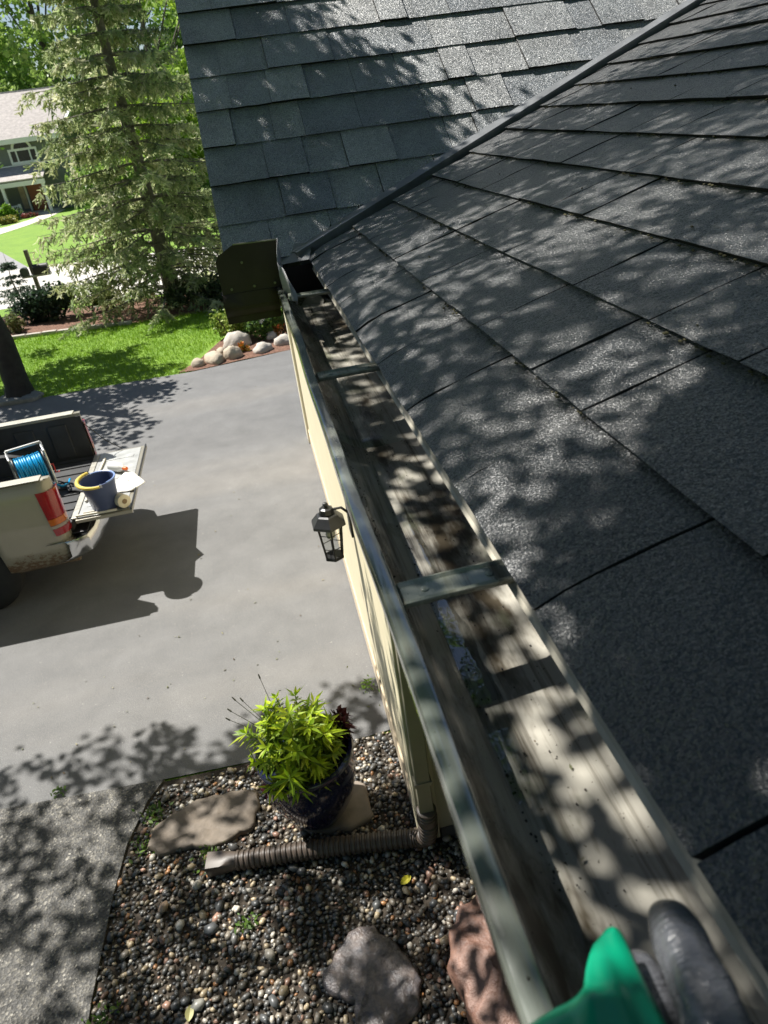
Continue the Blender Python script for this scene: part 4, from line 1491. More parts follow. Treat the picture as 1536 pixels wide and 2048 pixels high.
for sgn in (-1, 1):
    c = rc + ax * (0.145 * sgn)
    m = MB()
    ring = [c + (ay * math.cos(2 * math.pi * k / 24) + Vector((0, 0, 1)) * math.sin(2 * math.pi * k / 24)) * 0.175 for k in range(25)]
    m.tube(ring, 0.007, 6, caps=False)
    for k in range(4):
        a = math.pi / 4 + math.pi / 2 * k
        m.tube([c, c + (ay * math.cos(a) + Vector((0, 0, 1)) * math.sin(a)) * 0.175], 0.006, 6)
    loc(m.build('flange', BLACK, reel, smooth=True))
    m = MB().tube([c + ax * 0.02 * sgn + ay * -0.15 + Vector((0, 0, -0.222)), c + ax * 0.02 * sgn + ay * -0.04 + Vector((0, 0, 0.18)), c + ax * 0.02 * sgn + ay * 0.06 + Vector((0, 0, 0.24)),
                   c + ax * 0.02 * sgn + ay * 0.15 + Vector((0, 0, -0.222))], 0.011, 8)
    loc(m.build('frame', ALU, reel, smooth=True))
m = MB().tube([rc + ax * -0.165 + ay * 0.06 + Vector((0, 0, 0.24)), rc + ax * 0.165 + ay * 0.06 + Vector((0, 0, 0.24))], 0.015, 8)
loc(m.build('handle_bar', ALU, reel, smooth=True))
m = MB().tube([rc + ax * 0.16, rc + ax * 0.20, rc + ax * 0.20 + Vector((0, 0, -0.10)), rc + ax * 0.24 + Vector((0, 0, -0.10))], 0.008, 6)
loc(m.build('crank', M('red_plastic', (0.5, 0.03, 0.02), 0.4), reel))
m = MB().tube([rc + ax * 0.12 + ay * -0.12 + Vector((0, 0, -0.15)), rc + ax * 0.20 + ay * -0.16 + Vector((0, 0, -0.20)), rc + ax * 0.27 + ay * -0.12 + Vector((0, 0, -0.21)), rc + ax * 0.30 + ay * -0.02 + Vector((0, 0, -0.21))], 0.0125, 8)
loc(m.build('hose_end', BLUE, reel, smooth=True))

BX, BY, BZ = -1.795, 6.36, 0.7585
BUCK = M('slate_blue_plastic', (0.055, 0.075, 0.16), 0.40, 0.10, 8)
bucket = thing('bucket', 'slate blue plastic bucket with yellow grip standing on the tailgate', 'bucket', (BX, BY, BZ))
loc(MB().lathe([(0.0, 0.0), (0.115, 0.0), (0.122, 0.01), (0.158, 0.285), (0.166, 0.288), (0.166, 0.300), (0.152, 0.300), (0.116, 0.02), (0.0, 0.016)], (BX, BY, BZ), 36, closed=True).build('shell', BUCK, bucket, smooth=True, angle=40))
RIM = M('pale_blue_rim', (0.22, 0.32, 0.62), 0.35, 0.08, 8)
m = MB()
arc = [(BX + 0.163 * math.cos(a), BY + 0.163 * math.sin(a), BZ + 0.302) for a in [R(-50) + R(170) * k / 20 for k in range(21)]]
m.tube(arc, 0.0085, 8)
loc(m.build('rim', RIM, bucket, smooth=True))
m = MB()
arc = [(BX + 0.178 * math.cos(a), BY + 0.178 * math.sin(a), BZ + 0.304 - 0.012 * math.sin((k - 10) / 10 * 1.5)) for k, a in enumerate([R(125) + R(160) * k / 20 for k in range(21)])]
m.tube(arc, [0.012 + 0.006 * math.sin(math.pi * k / 20) for k in range(21)], 10)
loc(m.build('grip', M('yellow_foam', (0.72, 0.55, 0.10), 0.6, 0.06, 10), bucket, smooth=True))
for a in (R(120), R(290)):
    c = (BX + 0.168 * math.cos(a), BY + 0.168 * math.sin(a), BZ + 0.29)
    loc(MB().box(c[0] - 0.012, c[0] + 0.012, c[1] - 0.012, c[1] + 0.012, c[2] - 0.015, c[2] + 0.018).build('handle_lug', CHROME, bucket, bevel=0.003))


def cloth(name, poly, z, mat, label, cat, amp, seed):
    """a crumpled sheet with the outline of poly"""
    cx = sum(p[0] for p in poly) / len(poly)
    cy = sum(p[1] for p in poly) / len(poly)
    m = MB()
    rows = []
    nseg = 6
    ring = []
    for i in range(len(poly)):
        a, b = poly[i], poly[(i + 1) % len(poly)]
        for k in range(nseg):
            ring.append((a[0] + (b[0] - a[0]) * k / nseg, a[1] + (b[1] - a[1]) * k / nseg))
    for f in (1.0, 0.85, 0.65, 0.4, 0.12):
        row = []
        for x, y in ring:
            X, Y = cx + (x - cx) * f, cy + (y - cy) * f
            row.append((X, Y, z + amp * (0.55 + 0.5 * vnoise(X * 16, Y * 16, seed)) * (0.25 + 1.1 * (1 - f))))
        rows.append(row + [row[0]])
    m.grid(rows)
    m.add(rows[-1][:-1], [tuple(range(len(rows[-1]) - 1))])
    o = m.build(name, mat, smooth=True, angle=70)
    o.modifiers.new('solid', 'SOLIDIFY').thickness = 0.003
    return tag(o, label, cat)


RAG = M('white_rag', (0.78, 0.77, 0.74), 0.8, 0.06, 12)
cloth('rag', [(-1.76, 6.62), (-1.58, 6.60), (-1.46, 6.74), (-1.60, 7.02), (-1.70, 7.10), (-1.78, 6.85)], 0.760, RAG, 'white rag spread on the tailgate behind the bucket', 'rag', 0.05, 2)
cloth('black_bag', [(-2.06, 6.78), (-1.90, 6.88), (-1.92, 7.10), (-2.10, 7.22), (-2.28, 7.10), (-2.26, 6.86)], 0.762, M('black_cloth', (0.02, 0.02, 0.022), 0.7, 0.2, 10), 'black cloth bag lying behind the hose reel and bucket', 'bag', 0.10, 5)
bt = thing('spray_bottle', 'white bottle with orange cap lying on the tailgate', 'bottle', (-1.78, 7.13, 0.79))
d = Vector((0.75, -0.62, 0)).normalized()
c0 = Vector((-1.86, 7.22, 0.808))
loc(MB().tube([c0, c0 + d * 0.01, c0 + d * 0.15, c0 + d * 0.18, c0 + d * 0.20], [0.03, 0.05, 0.05, 0.03, 0.02], 16).build('body', WHITE, bt, smooth=True, angle=40))
loc(MB().tube([c0 + d * 0.20, c0 + d * 0.245], [0.022, 0.020], 12).build('cap', M('orange_plastic', (0.75, 0.16, 0.03), 0.4), bt, smooth=True, angle=40))
# roll of cream tape at the near tailgate corner and loose bars
tr = thing('tape_roll', 'cream coloured roll lying at the near corner of the tailgate', 'roll', (-1.62, 6.27, 0.80))
d = Vector((0.55, -0.80, 0.12)).normalized()
c0 = Vector((-1.625, 6.30, 0.822))
loc(MB().tube([c0 - d * 0.055, c0 - d * 0.05, c0 + d * 0.05, c0 + d * 0.055], [0.055, 0.064, 0.064, 0.055], 20).build('roll', M('cream_roll', (0.74, 0.66, 0.50), 0.6, 0.06, 14), tr, smooth=True, angle=40))
loc(MB().tube([c0 - d * 0.058, c0 + d * 0.058], 0.024, 14).build('core', M('card_core', (0.25, 0.17, 0.10), 0.8), tr, smooth=True, angle=40))
for i, (a, b, rr, lab) in enumerate((((-2.06, 6.255, 0.772), (-1.68, 6.235, 0.772), 0.013, 'pale metal bar along the near edge of the tailgate'),
                                     ((-2.02, 6.55, 0.768), (-1.97, 7.55, 0.768), 0.012, 'long pale strip lying across the tailgate by its hinge'),
                                     ((-2.00, 6.30, 0.770), (-1.72, 6.285, 0.770), 0.010, 'thin pale bar beside the bucket on the tailgate'))):
    o = MB().tube([a, b], rr, 4).build('metal_bar', M('pale_bar', (0.66, 0.62, 0.52), 0.4, 0.1, 14), smooth=False)
    tag(o, lab, 'bar')

# ------------------------------------------------------------------ vegetation builders
def finish_tree(t, V, F, C, wood, leafmat=LEAF, bark=BARK, crown='crown'):
    loc(wood.build('trunk', bark, t, smooth=True, angle=60))
    loc(np_mesh(crown, V, F, leafmat, C, parent=t))


def shade_tree(name, label, trunk_xy, height, rad, clusters, csize, per, lsize, cols, seed, bark=BARK, limbs=26, cat='tree'):
    """a tree whose crown is a set of leafy sprays (cluster centres); limbs reach out to some of them"""
    rr = np.random.default_rng(seed)
    base = Vector((trunk_xy[0], trunk_xy[1], 0))
    t = thing(name, label, cat, base)
    wood = MB()
    top = Vector((trunk_xy[0] - 0.4, trunk_xy[1] + 0.2, height))
    tp = [base + (top - base) * f + Vector((0.12 * math.sin(f * 5), 0.10 * math.sin(f * 7 + 1), 0)) for f in (0, 0.05, 0.2, 0.4, 0.6, 0.8, 1.0)]
    wood.tube(tp, [rad * 1.35, rad * 1.05, rad, rad * 0.85, rad * 0.65, rad * 0.4, rad * 0.12], 12)
    cl = np.asarray(clusters)
    pick = rr.choice(len(cl), min(limbs, len(cl)), replace=False)
    for i in pick:
        e = Vector(cl[i])
        st = base + (top - base) * min(0.92, max(0.25, (e.z - 1.0) / height * 0.8))
        mid = st.lerp(e, 0.5) + Vector((0, 0, 0.25))
        r0 = rad * 0.10
        wood.tube([st, st.lerp(mid, 0.5), mid, mid.lerp(e, 0.5), e], [r0, r0 * 0.7, r0 * 0.45, r0 * 0.25, r0 * 0.08], 6)
    C = []
    for c in cl:
        ax_ = rr.normal(size=3)
        ax_[2] *= 0.4
        ax_ /= np.linalg.norm(ax_)
        along = rr.uniform(-1, 1, per)[:, None] * ax_ * csize
        C.append(c + along + rr.normal(size=(per, 3)) * csize * np.array([0.38, 0.38, 0.22]))
    C = np.concatenate(C)
    V, F, col = leaf_quads(C, lsize, cols, 0.78, None, seed, True)
    finish_tree(t, V, F, col, wood, LEAF, bark)
    return t


def far_tree(name, label, xy, h, spread, n, lsize, cols, seed, zlow=0.25, group='deciduous trees behind the far house'):
    rr = np.random.default_rng(seed)
    base = Vector((xy[0], xy[1], 0))
    t = thing(name, label, 'tree', base, group=group)
    wood = MB()
    wood.tube([base, base + Vector((0.1, 0, h * 0.3)), base + Vector((-0.2, 0.1, h * 0.6)), base + Vector((0.1, 0, h * 0.92))], [h * 0.022, h * 0.017, h * 0.010, 0.02], 9)
    lobes = []
    for k in range(26):
        a = rr.uniform(0, 6.28)
        z = h * rr.uniform(zlow, 0.98)
        q = spread * math.sqrt(max(0.05, 1 - ((z / h - 0.55) / 0.5) ** 2)) * rr.uniform(0.35, 0.95)
        c = np.array([xy[0] + q * math.cos(a), xy[1] + q * math.sin(a), z])
        lobes.append((c, spread * rr.uniform(0.20, 0.36)))
        wood.tube([base + Vector((0, 0, z * 0.6)), Vector(c)], [h * 0.005, 0.02], 5)
    C = []
    for c, r_ in lobes:
        m_ = n // len(lobes)
        d_ = rr.normal(size=(m_, 3))
        d_ /= np.linalg.norm(d_, axis=1)[:, None]
        rad_ = r_ * rr.uniform(0.35, 1.08, m_) ** 0.6
        C.append(c + d_ * rad_[:, None] * np.array([1.15, 1.15, 0.8]))
    C = np.concatenate(C)
    V, F, col = leaf_quads(C, lsize, cols, 0.75, (0.6, 0.25), seed)
    finish_tree(t, V, F, col, wood)
    return t


def shrub(name, label, c, rad3, n, lsize, cols, seed, cat='shrub', group=None, mat=LEAF):
    rr = np.random.default_rng(seed)
    t = thing(name, label, cat, (c[0], c[1], 0), group=group)
    C = []
    k = max(5, n // 160)
    for i in range(k):
        a = rr.uniform(0, 6.28)
        q = math.sqrt(rr.random()) * 0.75
        cc = np.array([c[0] + rad3[0] * q * math.cos(a), c[1] + rad3[1] * q * math.sin(a), rad3[2] * rr.uniform(0.25, 0.8)])
        d_ = rr.normal(size=(n // k, 3))
        d_ /= np.linalg.norm(d_, axis=1)[:, None]
        C.append(cc + d_ * np.array(rad3) * 0.38 * rr.uniform(0.4, 1.1, (n // k, 1)))
    C = np.concatenate(C)
    C[:, 2] = np.maximum(C[:, 2], 0.02)
    V, F, col = leaf_quads(C, lsize, cols, 0.65, (0.7, 0.3), seed)
    st = MB()
    for i in range(5):
        a = rr.uniform(0, 6.28)
        st.tube([(c[0], c[1], 0), (c[0] + rad3[0] * 0.5 * math.cos(a), c[1] + rad3[1] * 0.5 * math.sin(a), rad3[2] * 0.8)], [0.02, 0.006], 5)
    loc(st.build('stem', BARK, t))
    loc(np_mesh('foliage', V, F, mat, col, parent=t))
    return t


def conifer(name, label, xy, h, spread, z0, zmax, whorls, per, twigs, needles, nlen, cols, seed, trunk_r, cat='tree', group=None, lean=(0, 0), sparse_from=1e9):
    """whorled conifer with drooping branchlets of needle faces"""
    rr = random.Random(seed)
    nr = np.random.default_rng(seed)
    base = Vector((xy[0], xy[1], 0))
    t = thing(name, label, cat, base, group=group)
    wood = MB()
    tp = [base + Vector((lean[0] * f + 0.03 * math.sin(f * 9), lean[1] * f, h * f)) for f in (0, 0.1, 0.25, 0.5, 0.75, 1)]
    wood.tube(tp, [trunk_r * (1.15 - 1.1 * f) for f in (0, 0.1, 0.25, 0.5, 0.75, 1)], 10)
    P0, P1 = [], []
    for w in range(whorls):
        z = z0 + (zmax - z0) * w / whorls + rr.uniform(-0.1, 0.1)
        ln0 = spread * (1 - 0.88 * max(0, z - h * 0.17) / (h * 0.83))
        dens = 1.0 if z < sparse_from else 0.45
        a0 = rr.uniform(0, 6.28)
        for b in range(per):
            a = a0 + 2 * math.pi * b / per + rr.uniform(-0.3, 0.3)
            ln = ln0 * rr.uniform(0.55, 1.08)
            d = Vector((math.cos(a), math.sin(a), 0))
            o_ = base + Vector((lean[0] * z / h, lean[1] * z / h, z))
            path_ = [o_]
            for q in (0.25, 0.5, 0.75, 1.0):
                dz = ln * (0.10 * q - 0.42 * q * q + 0.26 * q ** 3.2)
                path_.append(o_ + d * (ln * q) + Vector((0, 0, dz)))
            wood.tube(path_, [trunk_r * 0.16, trunk_r * 0.12, trunk_r * 0.09, trunk_r * 0.05, 0.004], 5, caps=False)
            nt_ = int(twigs * dens * (0.5 + 0.5 * ln / spread))
            for k in range(nt_):
                q = 0.22 + 0.78 * (k + rr.random()) / nt_
                i = min(3, int(q * 4))
                p = path_[i].lerp(path_[i + 1], q * 4 - i)
                sd = Vector((-d.y, d.x, 0)) * rr.choice((-1, 1))
                tl = ln * 0.20 * rr.uniform(0.5, 1.2) * (1.25 - 0.5 * q)
                e = p + sd * tl * rr.uniform(0.4, 1.0) + d * tl * rr.uniform(0.1, 0.7) + Vector((0, 0, -tl * rr.uniform(0.25, 1.1)))
                P0.append(p)
                P1.append(e)
    P0 = np.array([tuple(p) for p in P0])
    P1 = np.array([tuple(p) for p in P1])
    nT = len(P0)
    f = nr.random((nT, needles, 1))
    base_p = P0[:, None] + (P1 - P0)[:, None] * f
    tw = (P1 - P0) / np.linalg.norm(P1 - P0, axis=1)[:, None]
    dirs = tw[:, None] * 0.8 + nr.normal(size=(nT, needles, 3)) * 0.55
    dirs /= np.linalg.norm(dirs, axis=2)[..., None]
    side_ = np.cross(dirs, nr.normal(size=dirs.shape))
    side_ /= np.linalg.norm(side_, axis=2)[..., None]
    L_ = nlen * nr.uniform(0.6, 1.3, (nT, needles, 1))
    W_ = L_ * 0.16
    V = np.stack([base_p - side_ * W_, base_p + side_ * W_, base_p + dirs * L_ + side_ * W_ * 0.4, base_p + dirs * L_ - side_ * W_ * 0.4], 2).reshape(-1, 3)
    F = np.arange(len(V)).reshape(-1, 4)
    cc = np.asarray(cols)[nr.integers(0, len(cols), nT)] * nr.uniform(0.7, 1.3, (nT, 1))
    col = np.repeat(cc, needles * 4, 0)
    finish_tree(t, V, F, col, wood, NEEDLE, M('spruce_bark', (0.20, 0.175, 0.155), 0.9, 0.35, 12, bmp=0.8, bscale=30, bdist=0.02))
    return t


# ------------------------------------------------------------------ near trees that shade the roof, gravel and lawn
S = np.array(SUN)


def out_of_view(p, margin=60):
    q = project(p)
    return q is None or q[0] < -margin or q[0] > 1536 + margin or q[1] < -margin or q[1] > 2048 + margin


def sprays(samples, tmin, tmax, seed):
    rr = np.random.default_rng(seed)
    out = []
    for P in samples:
        p = np.asarray(P) + S * rr.uniform(tmin, tmax)
        if out_of_view(p):
            out.append(p)
    return out


rr = np.random.default_rng(21)
tg_ = []
# low roof and gutter: dappled almost everywhere
for _ in range(760):
    s_, y_ = rr.uniform(-0.25, 2.6), rr.uniform(-0.5, 3.0)
    if y_ > y_valley(XE + s_ * ca) - 0.10 - 0.16 * max(0, s_ - 0.2):
        continue
    f = 0.64 + 0.30 * vnoise(s_ * 2.1, y_ * 2.3, 4) + (0.20 if y_ < 0.9 and s_ > 0.2 else 0) - (0.3 if s_ > 1.3 and y_ > 2.2 else 0)
    if s_ < 0.12 and y_ > 0.5 and rr.random() < 0.55:
        continue
    if rr.random() < f:
        tg_.append(A(s_, y_))
for _ in range(150):                         # the roof nearest the camera lies in closed shade
    tg_.append(A(rr.uniform(0.10, 1.1), rr.uniform(-0.45, 0.55)))
# steep roof: lower left part
for _ in range(300):
    s_, x_ = rr.uniform(-0.1, 1.5), rr.uniform(-0.2, 1.4)
    if (s_ + 0.73 * x_ < 0.98 or x_ < 0.20) and x_ < x_valley(YB + s_ * cb) and rr.random() < 0.54:
        tg_.append(B(s_, x_))
for _ in range(60):                          # along the gutter
    y_ = rr.uniform(-0.2, 2.2)
    if y_ > 0.5 and rr.random() < 0.22:
        tg_.append((rr.uniform(0.05, 0.22), y_, 3.3))
hand_p = np.array([0.115, 0.15, 3.46])
open_p = np.array([0.15, 0.34, 3.30])


def off_ray(p, q, r_):
    d_ = np.asarray(p) - q
    return np.linalg.norm(d_ - S * d_.dot(S)) > r_


clA = [p for p in sprays(tg_, 1.7, 3.3, 5) if off_ray(p, hand_p, 0.10) and off_ray(p, open_p, 0.07)]
tg_ = []
# gravel bed, sidewalk and the leafy edge on the driveway
for _ in range(300):
    x_, y_ = rr.uniform(-3.2, 0.9), rr.uniform(0.9, 4.15)
    lim = 3.95 + 0.30 * vnoise(x_ * 3.1, 0.3, 7)
    if y_ < lim and rr.random() < (0.72 if x_ < -1.35 else 0.50):
        tg_.append((x_, y_, 0.0))
clB = sprays(tg_, 4.5, 7.5, 6)
LC = [(0.045, 0.10, 0.012), (0.07, 0.14, 0.018), (0.055, 0.12, 0.015), (0.09, 0.17, 0.02)]
shade_tree('birch_tree', 'small leaved birch whose crown shades the roofs from above the view', (-6.2, 3.9), 8.2, 0.16, np.array(clA), 0.17, 118, 0.038, LC, 31, limbs=12)
shade_tree('maple_tree', 'spreading maple whose crown shades the gravel from above the view', (-7.6, 5.4), 9.0, 0.20, np.array(clB), 0.20, 40, 0.085, LC, 32, limbs=10)
tg_ = []
for _ in range(170):
    x_, y_ = rr.uniform(-4.8, -1.6), rr.uniform(10.0, 16.2)
    f = vnoise(x_ * 1.3, y_ * 1.4, 3)
    if (y_ < 12.8 and x_ + 0.35 * (12.8 - y_) < -1.5 + 0.4 * f and x_ < -1.9 + 0.3 * (y_ - 10.5)) or (12.8 <= y_ < 15.0 and x_ < -2.4 + f) or (y_ > 15.6 and x_ < -4.2):
        tg_.append((x_, y_, 0.0))
clC = sprays(tg_, 3.8, 6.4, 8)
shade_tree('oak_tree', 'dark trunked tree at the lawn edge left of the driveway', (-4.42, 12.95), 4.9, 0.20, np.array(clC), 0.38, 70, 0.12, LC, 33, DARKBARK, limbs=16)
slab('tree_ring_stone', [(-4.75, 12.62), (-4.1, 12.60), (-3.98, 12.85), (-4.2, 13.1), (-4.7, 13.1), (-4.85, 12.85)], 0.0, 0.08, M('grey_stone', (0.22, 0.22, 0.20), 0.85, 0.2, 9), 'grey stones around the foot of the dark tree trunk', 'stone', 3, 4, 0.05)

# ------------------------------------------------------------------ spruce and its bed
conifer('spruce_tree', 'tall olive green spruce with drooping branches between lawn and street', (-2.02, 18.7), 10.5, 2.70, 0.45, 9.8, 27, 8, 37, 15, 0.11,
        [(0.44, 0.50, 0.24), (0.55, 0.58, 0.31), (0.34, 0.41, 0.19), (0.60, 0.60, 0.38), (0.26, 0.33, 0.15)], 41, 0.17, sparse_from=8.0)
conifer('spruce_sapling', 'small blue green spruce sapling beside the mailbox post', (-6.3, 21.3), 1.5, 0.62, 0.15, 1.45, 9, 7, 12, 8, 0.06,
        [(0.07, 0.12, 0.075), (0.10, 0.15, 0.10)], 43, 0.03)
shrub('evergreen_shrub', 'dark evergreen shrub left of the red mulch bed', (-5.55, 19.4), (0.55, 0.5, 0.75), 1500, 0.10, [(0.025, 0.055, 0.03), (0.04, 0.075, 0.04)], 51, group='shrubs in the mulch bed')
shrub('leafy_shrub', 'dark green shrub below the mailbox post', (-4.95, 19.1), (0.6, 0.5, 0.85), 1800, 0.11, [(0.03, 0.06, 0.03), (0.05, 0.09, 0.035), (0.02, 0.04, 0.025)], 52, group='shrubs in the mulch bed')
shrub('yellow_shrub', 'yellow green shrub between dark shrubs and spruce', (-4.1, 19.3), (0.7, 0.5, 0.7), 1500, 0.10, [(0.12, 0.18, 0.03), (0.17, 0.22, 0.05), (0.08, 0.13, 0.03)], 53, group='shrubs in the mulch bed')
shrub('low_shrub', 'pale low shrub at the left end of the mulch bed', (-5.9, 18.35), (0.4, 0.35, 0.45), 700, 0.08, [(0.14, 0.17, 0.06), (0.20, 0.20, 0.09)], 54, group='shrubs in the mulch bed')
shrub('juniper_shrub', 'grey green juniper under the right side of the spruce', (-1.2, 18.0), (1.2, 0.6, 0.65), 2400, 0.10, [(0.10, 0.13, 0.06), (0.14, 0.17, 0.08), (0.06, 0.09, 0.04)], 55, group='shrubs in the mulch bed')
shrub('dark_juniper', 'dark juniper in the shade right of the spruce foot', (0.3, 17.7), (0.9, 0.6, 0.7), 1800, 0.10, [(0.03, 0.06, 0.025), (0.05, 0.08, 0.03)], 56, group='shrubs in the mulch bed')
# bare shrub at the left edge
t = thing('bare_shrub', 'bare grey twiggy shrub at the left end of the street verge', 'shrub', (-6.95, 20.6, 0))
m = MB()
rb = random.Random(4)
for i in range(14):
    a = rb.uniform(0, 6.28)
    e = Vector((-6.95 + 0.55 * math.cos(a), 20.6 + 0.4 * math.sin(a), rb.uniform(0.8, 1.7)))
    m.tube([(-6.95, 20.6, 0), Vector((-6.95, 20.6, 0)).lerp(e, 0.5) + Vector((0.05, 0, 0.1)), e], [0.03, 0.02, 0.006], 5)
loc(m.build('twigs', M('grey_twig', (0.22, 0.19, 0.16), 0.9), t))
# stone edging between mulch and lawn
ER = random.Random(9)
edge = [(-6.1, 17.78), (-5.0, 17.62), (-3.9, 17.42), (-2.9, 17.25)]
k = 0
EDGEMAT = M('edging_stone', (0.42, 0.38, 0.33), 0.85, 0.15, 9)
for (a, b) in zip(edge[:-1], edge[1:]):
    for i in range(3):
        f0, f1 = i / 3, (i + 0.93) / 3
        p = Vector((a[0] + (b[0] - a[0]) * f0, a[1] + (b[1] - a[1]) * f0, 0))
        q = Vector((a[0] + (b[0] - a[0]) * f1, a[1] + (b[1] - a[1]) * f1, 0))
        d_ = (q - p).normalized()
        n_ = Vector((-d_.y, d_.x, 0)) * 0.06
        m = MB()
        m.prism([tuple((p - n_)[:2]), tuple((q - n_)[:2]), tuple((q + n_)[:2]), tuple((p + n_)[:2])], 2, 0.0, 0.075 + 0.01 * ER.random())
        o = m.build('edging_stone', EDGEMAT, bevel=0.012)
        tag(o, '%s low edging stone from the left between mulch bed and lawn' % ('first', 'second', 'third', 'fourth', 'fifth', 'sixth', 'seventh', 'eighth', 'ninth')[k], 'stone', 'edging stones of the mulch bed')
        k += 1

# flower bed at the driveway corner
BOULD = M('pale_boulder', (0.44, 0.37, 0.28), 0.8, 0.16, 5, bmp=0.5, bscale=12, bdist=0.03)
BOULDW = M('white_boulder', (0.52, 0.47, 0.41), 0.8, 0.1, 5, bmp=0.5, bscale=12, bdist=0.03)


def boulder(c, r3, mat, label, seed):
    bm_ = bmesh.new()
    bmesh.ops.create_icosphere(bm_, subdivisions=3, radius=1.0)
    for v in bm_.verts:
        n_ = v.co.copy()
        k_ = 1 + 0.16 * vnoise(n_.x * 2.2 + seed, n_.y * 2.2, seed) + 0.08 * vnoise(n_.z * 4, n_.x * 4.5, seed + 2)
        v.co = Vector((n_.x * r3[0] * k_, n_.y * r3[1] * k_, max(-0.3, n_.z) * r3[2] * k_))
    me = bpy.data.meshes.new('boulder')
    bm_.to_mesh(me)
    bm_.free()
    for p in me.polygons:
        p.use_smooth = True
    me.materials.append(mat)
    o = link(bpy.data.objects.new('boulder', me))
    o.location = (c[0], c[1], r3[2] * 0.22)
    o.rotation_euler = (0, 0, seed)
    return tag(o, label, 'boulder', 'boulders edging the flower bed')


boulder((-0.55, 13.85), (0.30, 0.24, 0.24), BOULDW, 'big white boulder behind the orange flowers', 1)
boulder((-0.98, 13.10), (0.25, 0.16, 0.15), BOULD, 'long tan boulder at the driveway edge below the big white one', 2)
boulder((-0.64, 13.15), (0.17, 0.15, 0.19), BOULD, 'tan boulder directly below the orange flowers', 3)
boulder((-0.08, 13.22), (0.21, 0.15, 0.14), BOULDW, 'pale oval boulder alone on the mulch', 4)
boulder((-1.28, 13.02), (0.13, 0.12, 0.12), BOULD, 'small tan boulder at the left end of the row', 5)
boulder((0.33, 13.45), (0.19, 0.14, 0.15), BOULDW, 'pale boulder beside the right orange flowers', 6)
boulder((0.12, 14.0), (0.12, 0.10, 0.12), BOULDW, 'small white boulder left of the right orange flowers', 7)
boulder((-0.85, 13.55), (0.14, 0.10, 0.10), BOULD, 'small stone up the slope left of the big white boulder', 8)
shrub('rose_shrub', 'yellow green bush at the left of the flower bed', (-0.62, 14.35), (0.45, 0.4, 0.62), 1700, 0.075, [(0.27, 0.36, 0.06), (0.36, 0.43, 0.10), (0.18, 0.27, 0.05)], 61, group='bushes in the flower bed')
shrub('dark_bush', 'dark green bush in the middle of the flower bed', (0.02, 14.10), (0.42, 0.35, 0.55), 1700, 0.075, [(0.11, 0.22, 0.05), (0.17, 0.29, 0.06), (0.07, 0.14, 0.04)], 62, group='bushes in the flower bed')
shrub('right_bush', 'light green bush at the right of the flower bed by the wall', (0.55, 14.75), (0.40, 0.4, 0.55), 1400, 0.075, [(0.24, 0.36, 0.05), (0.15, 0.25, 0.05)], 63, group='bushes in the flower bed')
shrub('orange_flowers', 'orange and yellow flowers between the big boulders', (-0.45, 13.42), (0.16, 0.13, 0.20), 330, 0.055, [(0.62, 0.20, 0.03), (0.68, 0.32, 0.04), (0.70, 0.55, 0.06), (0.16, 0.2, 0.03)], 64, 'flowers', 'orange flower clumps', FLOWER)
shrub('red_orange_flowers', 'red orange flowers at the right end of the flower bed', (0.36, 14.1), (0.17, 0.13, 0.24), 330, 0.055, [(0.62, 0.15, 0.03), (0.55, 0.22, 0.04), (0.2, 0.18, 0.03)], 65, 'flowers', 'orange flower clumps', FLOWER)
wf = thing('white_flowers', 'few white blossoms in the dark green bush', 'flowers', (0.0, 14.4, 0))
for (x, y, z) in ((-0.02, 13.88, 0.38), (0.03, 13.88, 0.43), (0.10, 13.98, 0.60), (0.40, 14.3, 0.50)):
    m = MB()
    for k in range(5):
        a = 2 * math.pi * k / 5
        m.add([(x, y, z), (x + 0.03 * math.cos(a - 0.4), y + 0.01, z + 0.03 * math.sin(a - 0.4)), (x + 0.048 * math.cos(a), y - 0.01, z + 0.048 * math.sin(a)), (x + 0.03 * math.cos(a + 0.4), y + 0.01, z + 0.03 * math.sin(a + 0.4))], [(0, 1, 2, 3)])
    loc(m.build('blossom', WHITE, wf))
    loc(MB().tube([(x, y + 0.005, z), (x, y + 0.1, 0.05)], 0.004, 5).build('stem', M('flower_stem', (0.06, 0.11, 0.02), 0.7), wf))

# ------------------------------------------------------------------ mailbox at the street
mbx = thing('mailbox', 'pair of dark mailboxes on a leaning wooden post at the street', 'mailbox', (-5.8, 21.6, 0))
WOODP = M('weathered_wood', (0.20, 0.18, 0.13), 0.85, 0.25, 12, bmp=0.3)
loc(MB().box(-5.855, -5.755, 21.55, 21.65, 0.0, 1.42).build('post', WOODP, mbx, bevel=0.008))
loc(MB().box(-6.1, -5.35, 21.50, 21.70, 0.72, 0.78).build('shelf', M('grey_board', (0.55, 0.55, 0.55), 0.7, 0.1, 8), mbx))


def mail_box(xc, w, mat):
    m = MB()
    pr = [(xc - w, 0.78), (xc + w, 0.78), (xc + w, 0.92)] + [(xc + w * math.cos(a), 0.92 + w * 0.9 * math.sin(a)) for a in [math.pi * k / 8 for k in range(1, 8)]] + [(xc - w, 0.92)]
    m.prism(pr, 1, 21.38, 21.54)
    return loc(m.build('mail_box', mat, mbx))


mail_box(-5.98, 0.10, M('green_grey_metal', (0.07, 0.09, 0.085), 0.5))
m = MB()
m.prism([(21.42, 0.78), (21.66, 0.78), (21.66, 0.93)] + [(21.54 + 0.12 * math.cos(a), 0.93 + 0.11 * math.sin(a)) for a in [math.pi * k / 8 for k in range(1, 8)]] + [(21.42, 0.93)], 0, -5.745, -5.36)
loc(m.build('mail_box', M('black_brown_metal', (0.03, 0.026, 0.022), 0.5), mbx))
loc(MB().box(-5.70, -5.64, 21.56, 21.62, 0.30, 0.46).build('paper_tube', BLACK, mbx))

